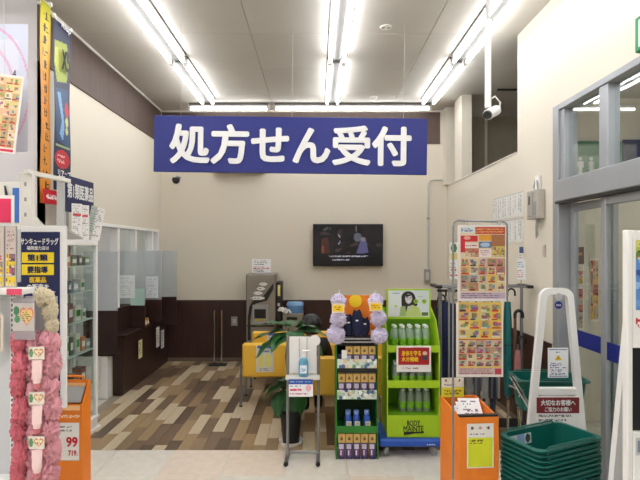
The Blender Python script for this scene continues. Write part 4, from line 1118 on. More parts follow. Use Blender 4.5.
MB().bb(.0, .04, -.004, -.0005, .085, .15).build('portrait_card', M['paper'], b)
bl = None
bcol = mat('blue_bottle', (52, 92, 190), .3)
for i, xx in enumerate((-.065, .0, .08)):
    b = thing('blue_bottle', ['blue bottle with white label, left on the lower tier', 'blue bottle with white label, middle of the lower tier', 'blue bottle with white label, right on the lower tier'][i], 'bottle', (t.location.x + xx, Y + .06, lvls[0]), 0, 'blue bottles on the lower tier')
    if i == 0:
        mb1 = MB().lathe([(.024, .001), (.026, .01), (.026, .085), (.02, .105), (.018, .11)], n=16).mesh('bottle', bcol)
        mb2 = MB().lathe([(.02, .1105), (.021, .112), (.021, .14), (.018, .142)], n=16).mesh('cap', mat('pale_blue_cap', (120, 150, 220), .3))
        mb3 = Canvas(8, 8, (236, 232, 232)).ell(.5, .5, .4, .4, (200, 190, 150)).mesh('label_print', .04, .045, M['print'])
    link('bottle', mb1, b); link('cap', mb2, b); link('label_print', mb3, b, (.006, -.028, .04))
# top: sponges, navy pouches, cards
ztop = zA(345)
def puff(seed, r=.062):
    m = MB()
    def fn(u, v):
        a, b_ = u * 2 * PI, v * PI
        d = Vector((math.sin(b_) * math.cos(a), math.sin(b_) * math.sin(a), math.cos(b_)))
        n1 = noise.noise(d * 5 + Vector((seed, 0, 0))); n2 = abs(noise.noise(d * 15 + Vector((0, seed, 0))))
        rr = r * (.82 + .3 * n1 + .6 * n2)
        return tuple(d * rr)
    m.grid(fn, 80, 44)
    return m.mesh('bath_puff', M['lav'], 180)
pf = [puff(k) for k in range(3)]
names = ['upper left', 'middle left', 'lower left', 'upper right', 'middle right', 'lower right']
for i, (u, v, r_) in enumerate(((338.5, 301, 8), (338, 318.5, 8.5), (336, 334, 9.5), (375, 301, 8), (378, 317.5, 8.5), (378.5, 335, 8.5))):
    b = thing('bath_puff', 'lavender ruffled bath puff hanging over the green rack, %s' % names[i], 'sponge', (PX(u, Y), Y - .03, zA(v)), i * 1.1, 'lavender bath puffs')
    me = link('puff', pf[i % 3], b); me.scale = (r_ / 9.2,) * 3
    MB().tube([(0, 0, .05), (.008, .01, .075), (0, .02, .085)], .003, 6).build('cord', M['ink_white'], b)
for i, (u, v) in enumerate(((337.5, 306.5), (374, 305))):
    b = thing('price_tag', ['yellow price tag on the left lavender puffs', 'yellow price tag on the right lavender puffs'][i], 'price tag', (PX(u, Y), Y - .105, zA(v)))
    MB().bb(-.046, .046, 0, .002, -.034, .034).build('card', mat('pale_peach_card', (240, 220, 190), .5), b)
    MB().bb(-.038, .038, -.002, -.0004, -.024, .022).build('yellow_field', M['ink_yellow'], b)
    Canvas(20, 8, (245, 205, 30)).lines(.05, .1, .95, .45, 1, (150, 40, 30), i).lines(.3, .55, .9, .95, 1, (120, 50, 20), i + 3).put('print', .066, .03, b, (0, -.003, 0))
b = thing('header_card', 'orange header card with yellow disc standing on the green rack', 'card', (PX(364, Y), Y + .15, ztop))
hw = PX(386, Y) - PX(345, Y)
MB().bb(-hw / 2, hw / 2, 0, .004, .001, zA(297) - ztop, .001).build('board', M['orange'], b)
dm = MB().lathe([(.001, -.002), (.05, -.002), (.05, .002), (.001, .002)], n=24); dm.v = [(x, z, y) for x, y, z in dm.v]
dm.build('disc', M['ink_yellow'], b, (PX(357, Y) - PX(364, Y), -.004, zA(303) - ztop))
pouch = mat('navy_fabric', (26, 32, 66), .8, var=.25, vscale=25)
for i, (u, v, w, h) in enumerate(((349, 322, .075, .16), (357, 318, .09, .2), (365.5, 325, .075, .14))):
    m = MB()
    def fn(uu, vv, w=w, h=h, i=i):
        a = uu * 2 * PI; k = math.sin(PI * (.12 + .8 * vv)) ** .5
        return (w / 2 * k * math.cos(a) * (1 + .1 * math.sin(3 * a + i)), .022 * k * math.sin(a), h * (vv - .5) + .008 * math.sin(2 * a + i))
    m.grid(fn, 20, 12)
    b = thing('navy_pouch', ['navy fabric pouch, left on the green rack top', 'tall navy fabric pouch, middle of the green rack top', 'navy fabric pouch, right on the green rack top'][i], 'pouch', (PX(u, Y), Y + .06 - .03 * (i == 1), ztop + .06 + h / 2), 0, 'navy pouches')
    m.build('pouch', pouch, b, smooth=180)
    MB().bb(-.01, .01, -.026, -.024, .02, .03).build('logo', M['ink_white'], b)
b = thing('tray_rails', 'dark tray with two pale rails on top of the green rack', 'tray', (PX(357, Y), Y + .02, ztop))
MB().bb(-.13, .13, 0, .12, .001, .055, .003).build('tray', M['black'], b)
for z_ in (.02, .045): MB().bb(-.128, .128, -.006, -.0005, z_ - .006, z_ + .004, .001).build('rail', M['lgrey'], b)

# ================================================================== DISPLAY RACK B (lime, bottles) ON BLUE DOLLY
Y = 3.86
xa, xb = PX(387.5, Y), PX(439.5, Y)
cx = (xa + xb) / 2; W = xb - xa
dz0 = PZ(437.5, Y)
t = thing('platform_dolly', 'blue plastic dolly on four castors under the lime bottle rack', 'dolly', (PX(410, Y), Y + .16, 0))
dw = PX(441, Y) - PX(379, Y)
MB().bb(-dw / 2, dw / 2, -.2, .2, .085, dz0 - .002, .012).build('deck', M['dolly'], t)
MB().bb(-dw / 2 + .03, dw / 2 - .03, -.205, -.2005, .095, dz0 - .012, .002).build('front_lip', M['dolly'], t)
Canvas(20, 4, (30, 84, 182)).lines(0, 0, 1, 1, 1, (220, 230, 245), 1, fill=.7).put('print', .08, .018, t, (.16, -.2065, .108))
for sx in (-1, 1):
    for sy in (-1, 1):
        c_ = MB().lathe([(.001, -.012), (.034, -.012), (.036, -.006), (.036, .006), (.034, .012), (.001, .012)], n=18); c_.v = [(z, x, y + .036) for x, y, z in c_.v]
        w_ = c_.build('castor_wheel', M['grey'], t, (sx * (dw / 2 - .06), sy * .15, 0), rz=.5 * sx)
        MB().bb(-.02, -.014, -.015, .015, .03, .084, .001).bb(.014, .02, -.015, .015, .03, .084, .001).bb(-.02, .02, -.02, .02, .0835, .0848).build('fork', M['chrome'], t, (sx * (dw / 2 - .06), sy * .15, 0), rz=.5 * sx)
t = thing('bottle_rack', 'lime green cardboard drink rack with portrait header on a blue dolly', 'rack', (cx, Y, dz0))
zB = lambda v: PZ(v, Y) - dz0
dp = .32
for s in (-1, 1):
    x_ = s * W / 2
    MB().prism([(0, 0), (dp, 0), (dp, zB(310)), (.12, zB(322)), (.0, zB(345))], x_ - .004, x_ + .004, 'x').build('side_panel', M['lime'], t)
MB().bb(-W / 2 + .004, W / 2 - .004, dp - .006, dp, 0, zB(312)).build('back_panel', M['lime_d'], t)
MB().bb(-W / 2 + .004, W / 2 - .004, .0, .006, .0, zB(415.5), .001).build('front_panel', M['lime'], t)
MB().bb(-W / 2 + .004, W / 2 - .004, .006, dp - .006, zB(417), zB(416)).build('shelf', M['lime_d'], t)
for va, vb in ((388, 380.5), (352.5, 345.5)):
    MB().bb(-W / 2 + .004, W / 2 - .004, .0, .006, zB(va), zB(vb), .001).build('shelf_lip', M['lime'], t)
    MB().bb(-W / 2 + .004, W / 2 - .004, .0065, dp - .006, zB(va) , zB(va) + .006).build('shelf', M['lime_d'], t)
text('BODY', .1, .042, 'ink_black', t, (.0, -.002, zB(423)), bold=.015)
text('MAINTE', .155, .045, 'ink_black', t, (.0, -.002, zB(428.7)), bold=.015)
MB().prism([(-.075, zB(431.8)), (.08, zB(431.8)), (.08, zB(433)), (.01, zB(433.2)), (-.04, zB(434.6)), (-.075, zB(435))], -.003, -.0005).build('underline', M['ink_black'], t)
# header poster with a generic portrait
hx0, hx1, hz0, hz1 = PX(389, Y) - cx, PX(435, Y) - cx, zB(321.5), zB(290.5)
hb = MB().bb(hx0, hx1, .14, .148, hz0, hz1, .002).build('header_board', M['lime'], t)
cv = Canvas(90, 60, (206, 216, 214))
cv.rect(.0, .0, .35, 1, (214, 222, 218)).rect(.1, .08, .28, .14, (150, 180, 200))
hair_ = (30, 28, 30)
cv.ell(.49, .28, .17, .25, hair_).poly([(.33, .25), (.66, .25), (.72, .55), (.62, .72), (.5, .6), (.42, .9), (.36, .8), (.32, .5)], hair_)
cv.poly([(.3, .62), (.42, .6), (.44, .98), (.27, .98)], (150, 176, 110))
cv.poly([(.47, .62), (.6, .55), (.76, .66), (.82, .98), (.42, .98)], (186, 204, 120)).poly([(.48, .6), (.55, .6), (.56, .75), (.5, .75)], (196, 190, 184))
cv.ell(.5, .32, .085, .19, (196, 192, 190)).ell(.47, .28, .014, .018, (50, 48, 50)).ell(.54, .28, .014, .018, (50, 48, 50)).ell(.51, .42, .03, .022, (236, 234, 232)).ell(.51, .345, .012, .03, (176, 172, 170))
cv.poly([(.42, .16), (.6, .14), (.55, .2), (.44, .26)], hair_)
cv.ell(.68, .42, .06, .09, (150, 190, 40)).ell(.88, .42, .06, .09, (150, 190, 40)).lines(.64, .38, .72, .46, 2, (40, 60, 30), 1).lines(.84, .38, .92, .46, 2, (40, 60, 30), 2).rect(.82, .84, .98, .96, (80, 110, 40)).lines(.72, .2, .94, .26, 1, (150, 160, 165), 3).ell(.18, .6, .04, .05, (190, 210, 130))
cv.put('header_print', hx1 - hx0 - .03, hz1 - hz0 - .03, t, ((hx0 + hx1) / 2, .1385, (hz0 + hz1) / 2 + .004))
# red promotion card hanging on the rack
Yr = Y - .012
t2 = thing('promotion_card', 'red and white framed card with yellow lettering on the lime rack', 'sign', ((PX(396.5, Yr) + PX(431, Yr)) / 2, Yr, PZ(359, Yr)))
w_, h_ = PX(431, Yr) - PX(396.5, Yr), PZ(346, Yr) - PZ(372, Yr)
MB().bb(-w_ / 2, w_ / 2, 0, .004, -h_ / 2, h_ / 2, .001).build('board', M['paper'], t2)
MB().bb(-w_ / 2 + .014, w_ / 2 - .014, -.002, -.0005, -h_ / 2 + .055, h_ / 2 - .012).build('red_field', mat('crimson_card', (176, 30, 40), .5), t2)
text('身体を守る', .15, .042, 'ink_yellow', t2, (-.02, -.004, .045), bold=.03)
text('水分補給', .13, .038, 'ink_yellow', t2, (-.03, -.004, .0), bold=.03)
Canvas(8, 12, (176, 30, 40)).ell(.5, .3, .4, .25, (226, 190, 170)).poly([(.1, .5), (.9, .5), (1, 1), (0, 1)], (70, 66, 76)).put('print', .045, .07, t2, (.085, -.003, .03))
Canvas(30, 5, (238, 236, 232)).lines(.0, .1, 1, .9, 1, (150, 60, 70), 3, fill=.5).put('print', .19, .02, t2, (.01, -.003, -h_ / 2 + .03))
# bottles
pb = thing('drink_bottle', 'clear drink bottle with lime label on the top tier', 'bottle', (0, 0, 0), 0, 'bottles on the top tier')
MB().lathe([(.024, .0005), (.028, .008), (.028, .035), (.0265, .04), (.028, .045), (.028, .115), (.026, .135), (.018, .155), (.0125, .165), (.012, .17)], n=16).build('bottle', M['clear'], pb)
MB().lathe([(.0283, .03), (.0287, .032), (.0287, .078), (.0283, .08)], n=16).build('label_sleeve', mat('lime_label', (120, 176, 40), .45, var=.3, vscale=40), pb)
MB().lathe([(.016, .1655), (.0165, .167), (.0165, .182), (.015, .184), (.001, .184)], n=14).build('cap', M['white'], pb)
first = True
tiers = [('top tier', zB(352.5) + .006, .13), ('middle tier', zB(388) + .006, .05), ('bottom tier', zB(416), .12)]
for nm, z_, yy in tiers:
    for row in range(2):
        for i in range(5):
            if nm == 'bottom tier' and i == 0: continue
            x_ = cx - .125 + .063 * i; y_ = Y + yy + .065 * row
            if first:
                pb.location = (x_, y_, dz0 + z_); first = False
            else:
                dup(pb, (x_, y_, dz0 + z_), None, 'clear drink bottle with lime label on the %s' % nm + ('' if nm != 'middle tier' else ' behind the red card'), 'bottles on the %s' % nm)

# ================================================================== FLYER STAND (right foreground)
Y = 2.5
xp = PX(453, Y)
t = thing('flyer_stand', 'slim wire floor stand holding two large sale flyers', 'stand', (xp, Y, 0))
xr = PX(507, Y) - xp; zt = PZ(220.5, Y)
MB().tube([(0, 0, .01), (0, 0, zt - .03), (.006, 0, zt - .01), (.025, 0, zt), (xr - .02, 0, zt - .006), (xr - .004, 0, zt - .014), (xr, 0, zt - .03), (xr, 0, PZ(300, Y))], .0055, 8).build('frame', M['steel'], t)
MB().tube([(0, 0, PZ(300, Y)), (xr, 0, PZ(300, Y))], .004, 6).build('cross_wire', M['steel'], t)
MB().tube([(-.12, -.1, .008), (0, 0, .01), (.2, -.1, .008)], .008, 6).build('foot', M['steel'], t)
MB().tube([(-.1, .12, .008), (0, 0, .01), (.15, .14, .008)], .008, 6).build('foot', M['steel'], t)
for u in (466, 499): MB().bb(PX(u, Y) - xp - .006, PX(u, Y) - xp + .006, -.008, .006, zt - .035, zt - .008, .001).build('clip', M['chrome'], t)
yel = [(232, 190, 70), (226, 170, 90), (214, 196, 120), (236, 214, 140)]
mix = [(206, 190, 160), (190, 150, 120), (170, 176, 170), (220, 200, 150), (196, 120, 90)]
cv = Canvas(96, 150, (236, 226, 222))
cv.rect(.06, .03, .98, .97, (226, 206, 180)).rect(.06, .03, .36, .1, (210, 220, 226)).lines(.07, .04, .35, .09, 2, (40, 60, 120), 3).rect(.36, .03, .98, .12, (190, 60, 50)).lines(.38, .04, .96, .11, 2, (240, 190, 90), 4, fill=.5)
cv.rect(.06, .14, .42, .22, (206, 32, 40)).ell(.2, .17, .07, .025, (240, 160, 150)).rect(.44, .13, .7, .21, (230, 160, 50)).rect(.7, .13, .98, .28, (170, 110, 70)).rect(.06, .22, .16, .36, (206, 32, 40)).rect(.16, .24, .42, .3, (238, 232, 228)).lines(.17, .25, .41, .29, 1, (180, 60, 60), 5).rect(.44, .22, .7, .3, (90, 120, 160)).ell(.57, .26, .1, .03, (180, 200, 220))
cv.cells(.16, .31, .44, .42, 3, 2, mix, 7, 2).rect(.45, .32, .7, .42, (236, 226, 226)).lines(.47, .33, .68, .41, 3, (180, 80, 90), 6).cells(.7, .28, .98, .42, 3, 2, [(206, 190, 90), (190, 170, 80)], 8, 2)
cv.cells(.06, .44, .98, .87, 5, 4, mix + yel, 9, 7).rect(.06, .885, .98, .97, (196, 176, 196)).lines(.08, .89, .96, .965, 3, (120, 90, 120), 12)
cv.a *= .88
f = cv.put('flyer', PX(505.5, Y) - PX(457, Y), PZ(225, Y) - PZ(301, Y), t, (PX(481.2, Y) - xp, -.009, (PZ(225, Y) + PZ(301, Y)) / 2))
cv = Canvas(96, 150, (236, 226, 222))
cv.rect(.05, .0, .97, .97, (232, 196, 90)).cells(.05, .02, .97, .48, 4, 4, yel, 21, 8).rect(.05, .495, .97, .505, (200, 50, 60)).cells(.05, .51, .97, .86, 5, 4, mix, 22, 7).rect(.05, .88, .97, .97, (206, 180, 180)).lines(.07, .88, .8, .965, 3, (150, 90, 100), 13).rect(.82, .885, .96, .965, (206, 60, 80))
cv.a *= .88
f = cv.put('flyer', PX(502.5, Y) - PX(455.5, Y), PZ(302, Y) - PZ(376.5, Y), t, (PX(479, Y) - xp, -.0095, (PZ(302, Y) + PZ(376.5, Y)) / 2))

# ================================================================== UMBRELLA AND CANE RACK
Y = 4.30
xa, xb = PX(436, Y), PX(525, Y)
zr = PZ(286, Y)
t = thing('umbrella_rack', 'black and grey tubular rack for umbrellas and canes by the right wall', 'rack', ((xa + xb) / 2, Y, 0))
W = xb - xa
for yy in (-.08, .08): MB().tube([(-W / 2, yy, zr), (W / 2, yy, zr)], .009, 8).build('rail', M['steel'], t)
for s in (-1, 1):
    MB().bb(s * W / 2 - .025, s * W / 2 + .025, -.12, .12, zr - .012, zr + .014, .004).build('end_cap', M['black'], t)
    MB().tube([(s * (W / 2 - .03), 0, .02), (s * (W / 2 - .03), 0, zr - .012)], .014, 8).build('leg', M['steel'], t)
    MB().bb(s * (W / 2 - .03) - .02, s * (W / 2 - .03) + .02, -.16, .16, 0, .02, .004).build('foot', M['black'], t)
MB().bb(-W / 2 + .03, W / 2 - .03, -.1, .1, .10, .112, .002).build('drip_tray', M['black'], t)
def cane(nm, lab, u, v0, v1, col, handle, width=.008, sub=None, y=Y, grp='umbrellas and canes on the rack', hcol='black'):
    b = thing(nm, lab, 'umbrella' if nm == 'umbrella' else 'cane', (PX(u, y), y, 0), 0, grp)
    z1, z0 = PZ(v0, y), max(PZ(v1, y), .125)
    m = mat('cane_' + sub, col, .6, var=.15, vscale=12)
    if nm == 'umbrella':
        m_ = MB()
        def fn(uu, vv):
            a = uu * 2 * PI; r_ = width * (.35 + .65 * math.sin(PI * (.08 + .84 * vv)) ** .6) * (1 + .16 * math.sin(6 * a + 3 * vv))
            return (r_ * math.cos(a), r_ * math.sin(a), z0 + (z1 - .05 - z0) * vv)
        m_.grid(fn, 24, 10); m_.build('canopy', m, b, smooth=180)
        MB().cyl((0, 0, z0 - .02), (0, 0, z1), .005, 8).build('shaft', M['steel'], b)
        MB().bb(-width * .9, width * .9, -width * .9, width * .9, (z0 + z1) / 2, (z0 + z1) / 2 + .02, .004).build('strap', M['black'], b)
    else:
        MB().cyl((0, 0, z0), (0, 0, z1), width, 8).build('shaft', m, b)
        MB().lathe([(width * 1.5, 0), (width * 1.4, .025)], (0, 0, z0 - .01), 8).build('ferrule', M['black'], b)
    if handle == 'crook':
        R_ = .032
        MB().tube([(0, 0, z1), (0, 0, z1 + .02)] + [(R_ - R_ * math.cos(a), 0, z1 + .03 + R_ * math.sin(a)) for a in [k * PI / 8 for k in range(9)]] + [(2 * R_, 0, z1)], width * 1.1 if nm == 'cane' else .008, 8).build('handle', M[hcol], b)
    else:
        MB().box((.01, 0, z1 + .012), (.09, .02, .02), .006).build('handle', M[hcol], b)
cane('umbrella', 'navy folded umbrella at the left end of the rack', 446, 296, 380, (28, 38, 82), 'crook', .05, 'navy')
cane('umbrella', 'dark blue folded umbrella beside the navy one', 453, 298, 384, (38, 46, 74), 'crook', .034, 'darkblue', y=Y + .05)
cane('umbrella', 'black folded umbrella hanging lowest at the left end of the rack', 438, 302, 372, (26, 26, 34), 'crook', .03, 'black', y=Y + .06)
for i, u in enumerate((441, 449, 460, 468, 476, 484, 492, 499)):
    cane('cane', 'grey walking cane on the rack, number %s from the left' % ['one', 'two', 'three', 'four', 'five', 'six', 'seven', 'eight'][i], u, 292, 400, [(120, 120, 124), (150, 150, 150), (96, 92, 96), (140, 136, 130)][i % 4], 'tee', .009, 'grey%d' % (i % 4), y=Y - .06, hcol='steel' if i % 2 else 'black')
cane('umbrella', 'teal green folded umbrella on the right half of the rack', 507.5, 296, 396, (24, 106, 104), 'crook', .034, 'teal')
cane('umbrella', 'grey patterned folded umbrella beside the teal one', 496, 300, 396, (120, 124, 134), 'crook', .03, 'greypat', y=Y + .04)
for i, (u, cn, cc) in enumerate(((461, 'charcoal', (60, 60, 66)), (469, 'silver grey', (150, 150, 152)), (477, 'slate grey', (96, 98, 108)), (485, 'pale grey', (176, 174, 172)), (492.5, 'dark blue grey', (58, 66, 84)))):
    cane('umbrella', '%s folded umbrella hanging behind the sale flyers' % cn, u, 300, 432, cc, 'crook', .03, 'u' + cn.replace(' ', ''), y=Y + .02)
cane('cane', 'brown walking cane with black crook handle at the right end', 515, 318, 396, (96, 62, 50), 'crook', .013, 'brown', y=Y - .05)
cane('umbrella', 'pinkish folded umbrella at the right end of the rack', 518, 344, 400, (164, 110, 110), 'crook', .03, 'pink', y=Y - .08)
for i, (u, v, c) in enumerate(((451, 262, (150, 170, 110)), (517, 271, (232, 236, 240)))):
    b = thing('hang_tag', ['green and white hanging card above the left rack end', 'white price card above the right rack end'][i], 'price tag', (PX(u, Y), Y - .09, zr + .0145))
    w_, h_ = .075, .19 if i == 0 else .17
    z_ = PZ(v, Y) - zr
    MB().bb(-.003, .003, .002, .006, .0, z_, .0005).build('stem', M['clear'], b)
    cv = Canvas(14, 30, (230, 232, 232)).lines(.1, .5, .9, .9, 4, (206, 70, 80), 1).lines(.1, .1, .9, .4, 3, (100, 140, 190), 2)
    if i == 0: cv = Canvas(14, 40, (222, 222, 218)).ell(.5, .16, .35, .12, (90, 120, 80)).rect(.1, .3, .9, .48, (220, 200, 120)).lines(.1, .55, .9, .95, 5, (190, 90, 100), 3)
    cv.put('card', w_, h_ + (.12 if i == 0 else 0), b, (0, 0, z_))

# ================================================================== RIGHT WALL THINGS
def wall_sheet(nm, lab, cat, ya, yb, z0, z1, cv, off=.004):
    o = cv.put(nm, abs(yb - ya), z1 - z0, None, (XR - off, (ya + yb) / 2, (z0 + z1) / 2), -PI / 2)
    return tag(o, lab, cat)
def cols(seed):
    cv = Canvas(56, 40, (224, 222, 216))
    cv.rect(0, 0, 1, .03, (150, 156, 166)).rect(0, .0, .012, 1, (190, 190, 190))
    for k in range(6): cv.lines(.03 + .162 * k, .08, .15 + .162 * k, .96, 2, (160, 162, 168), seed + k, vertical=True, fill=.55)
    return cv
wall_sheet('wall_notice', 'upper white notice with columns of small print on the right wall', 'notice', 4.50, 5.28, 1.90, 2.12, cols(3))
wall_sheet('wall_notice', 'lower white notice with columns of small print on the right wall', 'notice', 4.50, 5.28, 1.66, 1.88, cols(30))
wall_sheet('wall_notice', 'small blue and white card below the printed notices', 'card', 4.50, 4.6, 1.48, 1.62, Canvas(10, 12, (226, 226, 222)).rect(.1, .0, 1, .4, (50, 80, 130)).lines(.1, .5, .9, .95, 3, (150, 150, 160), 2))
t = thing('control_box', 'beige control box with loose cable on the right wall beside the door', 'control box', (XR - .002, 4.16, 1.97))
MB().bb(-.07, 0, -.09, .11, -.12, .12, .006).build('casing', mat('beige_box', (178, 172, 162), .5), t)
MB().bb(-.078, -.0705, -.02, .06, -.1, .1, .003).build('cover', mat('beige_cover', (164, 158, 150), .5), t)
MB().bb(-.082, -.0785, .03, .045, .0, .07).build('slot', M['black'], t)
MB().bb(-.0745, -.0708, -.08, -.035, -.09, .02).build('socket', M['grey'], t)
MB().tube([(-.03, -.02, .121), (-.04, -.03, .17), (-.03, .0, .22), (-.02, .05, .21), (-.03, .06, .15), (-.03, .03, .122)], .007, 8).build('cable', M['grey'], t)
MB().cyl((-.02, -.0, .122), (-.02, .0, .24), .024, 12).build('conduit', M['white'], t)
MB().tube([(-.03, -.01, -.121), (-.04, -.02, -.2), (-.03, .0, -.25), (-.03, .015, -.28)], [.014, .012, .012, .004], 8).build('plug', M['grey'], t)
t = thing('wall_switch', 'thin vertical switch strip on the right wall beside the door frame', 'switch', (XR - .002, 4.08, 1.585))
MB().bb(-.012, 0, -.018, .018, -.05, .05, .002).build('plate', mat('beige_switch', (196, 188, 178), .5), t)
MB().bb(-.015, -.0125, -.01, .01, -.04, .04, .001).build('buttons', mat('tan_buttons', (206, 172, 150), .5), t)
# exit sign
t = thing('exit_sign', 'green and white emergency exit sign on the wall above the doors', 'sign', (XR - .002, 2.735, PZ(35, 2.85)))
MB().bb(-.04, 0, -.13, .13, -.1, .1, .004).build('casing', M['green'], t)
Canvas(26, 20, (30, 130, 80)).rect(.1, .1, .9, .9, (226, 240, 232)).poly([(.3, .3), (.5, .25), (.62, .5), (.5, .6), (.55, .85), (.42, .85), (.38, .62), (.25, .85)], (30, 130, 80)).ell(.55, .2, .06, .08, (30, 130, 80)).put('face', .25, .19, t, (-.042, 0, 0), -PI / 2)
# ceiling camera on a pole
Y = 3.5
t = thing('security_camera', 'white bullet security camera on a long pole from the ceiling', 'camera', (PX(488, Y), Y, PZ(108, Y)))
zc = ZC - PZ(108, Y)
MB().cyl((0, 0, 0), (0, 0, zc * .62), .022, 12).build('pole', M['white'], t)
MB().cyl((0, 0, zc * .62), (0, 0, zc - .013), .015, 12).build('upper_pole', M['lgrey'], t)
MB().lathe([(.05, zc - .0125), (.05, zc - .002)], (0, 0, 0), 16).build('ceiling_plate', M['white'], t)
R_ = Matrix.Rotation(math.radians(28), 3, 'X') @ Matrix.Rotation(math.radians(-25), 3, 'Z')
cb = MB().lathe([(.001, -.10), (.034, -.10), (.036, -.09), (.036, .07), (.028, .08), (.001, .08)], n=18)
rot = Matrix.Rotation(math.radians(-40), 3, 'Z') @ Matrix.Rotation(math.radians(-68), 3, 'X')
cb.v = [tuple(rot @ Vector(p) + Vector((.025, -.02, -.035))) for p in cb.v]; cb.build('housing', M['white'], t)
lb = MB().lathe([(.001, -.118), (.026, -.118), (.030, -.1005), (.001, -.1005)], n=18); lb.v = [tuple(rot @ Vector(p) + Vector((.025, -.02, -.035))) for p in lb.v]; lb.build('lens', M['black'], t)
MB().tube([(0, .0, .05), (.06, .03, .09), (.1, .04, .05), (.09, .04, -.02)], .006, 6).build('cable', M['white'], t)

# ================================================================== BASKET STACK
def basket_mesh():
    m = MB(); L_, W_, H_ = .475, .29, .22
    def ring(s, z, r, n=4):
        lx, ly = L_ / 2 * s, W_ / 2 * (1 - (1 - s) * 1.4); pts = []
        for cx_, cy_, a0 in ((lx - r, ly - r, 0), (-lx + r, ly - r, 90), (-lx + r, -ly + r, 180), (lx - r, -ly + r, 270)):
            for k in range(n + 1):
                a = math.radians(a0 + 90 * k / n); pts.append((cx_ + r * math.cos(a), cy_ + r * math.sin(a), z))
        return pts
    def loft(rings, close_bottom=False):
        n = len(rings[0]); vs_ = [p for r in rings for p in r]; fs = []
        for i in range(len(rings) - 1):
            for k in range(n): fs.append((i * n + k, i * n + (k + 1) % n, (i + 1) * n + (k + 1) % n, (i + 1) * n + k))
        if close_bottom: fs.append(tuple(range(n)))
        m.add(vs_, fs)
    R = .045
    loft([ring(.82, 0, R), ring(.85, .07, R), ring(.885, .15, R), ring(.905, .203, R)], True)
    loft([ring(.90, .201, R), ring(.99, .202, R), ring(1.0, .205, R), ring(.995, .211, R), ring(.905, .212, R), ring(.90, .202, R)])
    return m.mesh('basket_body', M['basket'], 30)
bm_ = basket_mesh()
hd = MB().tube([(-.18, .125, .205), (-.17, .135, .222), (.17, .135, .222), (.18, .125, .205)], .005, 6).mesh('handle', M['basket'])
hd2 = MB().tube([(-.18, -.125, .205), (-.17, -.135, .222), (.17, -.135, .222), (.18, -.125, .205)], .005, 6).mesh('handle', M['basket'])
bc = (1.25, 2.665); ang = math.radians(25)
NB, pitch = 17, .0247
ordn = ['bottom', 'second', 'third', 'fourth', 'fifth', 'sixth', 'seventh', 'eighth', 'ninth', 'tenth', 'eleventh', 'twelfth', 'thirteenth', 'fourteenth', 'fifteenth', 'sixteenth', 'topmost']
for k in range(NB):
    b = thing('shopping_basket', 'dark green shopping basket, %s in the tall stack' % (ordn[k] if k in (0, 16) else ordn[k] + ' from the floor'), 'basket', (bc[0] + .002 * math.sin(k * 2.3), bc[1] + .002 * math.cos(k * 1.7), k * pitch + .001), ang + .01 * math.sin(k), 'stacked shopping baskets')
    link('basket_body', bm_, b); link('handle', hd, b); link('handle', hd2, b)
    if k == NB - 1:
        b['label'] = 'dark green shopping basket with paper sticker inside, topmost in the tall stack'
        cv = Canvas(40, 16, (206, 214, 222)).rect(.35, 0, .7, 1, (150, 175, 215)).ell(.84, .5, .12, .42, (70, 80, 56)).lines(.05, .2, .3, .8, 3, (150, 160, 170), 3)
        o = cv.put('sticker', .16, .055, b, (-.095, .112, .165)); o.rotation_euler = (-.09, 0, 0)

# ================================================================== SHOPPING CART BEHIND THE GATE
Y = 3.48
t = thing('shopping_cart', 'chrome shopping cart with green basket behind the white gate', 'cart', (1.585, 3.32, 0), math.radians(-3))
for s in (-1, 1):
    MB().tube([(s * .2, .0, .09), (s * .2, .06, .3), (s * .2, .10, .50)], .010, 8).build('side_tube', M['chrome'], t)
    MB().tube([(s * .2, -.02, .09), (s * .2, .34, .09)], .010, 8).build('base_tube', M['chrome'], t)
    MB().tube([(s * .2, .33, .09), (s * .2, .32, .5)], .009, 8).build('rear_tube', M['chrome'], t)
for z_ in (.505, .30): MB().tube([(-.2, .13, z_), (.2, .13, z_)], .008, 8).build('cross_tube', M['chrome'], t)
MB().tube([(-.285, -.0, .755), (-.275, -.0, .745), (-.135, -.0, .50)], .017, 10).build('handle', M['chrome'], t)
MB().tube([(-.30, .0, .69), (-.2, .02, .655), (-.21, .06, .6)], .007, 8).build('handle_bracket', M['chrome'], t)
for sx in (-1, 1):
    for yy in (0, .32):
        c_ = MB().lathe([(.001, -.01), (.035, -.01), (.038, 0), (.035, .01), (.001, .01)], n=16); c_.v = [(z, x, y + .039) for x, y, z in c_.v]
        c_.build('castor_wheel', M['black'], t, (sx * .21, yy, 0)); MB().bb(-.015, .015, -.012, .012, .077, .0795).build('fork', M['chrome'], t, (sx * .21, yy, 0))
b = thing('shopping_basket', 'dark green shopping basket with white card sitting on the chrome cart', 'basket', (1.60, Y - .03, .51), math.radians(-4))
link('basket_body', bm_, b); link('handle', hd, b); link('handle', hd2, b)
Canvas(24, 10, (206, 206, 204)).lines(.1, .2, .9, .8, 2, (190, 110, 110), 5, fill=.4).put('card', .17, .07, b, (-.01, -.138, .11))

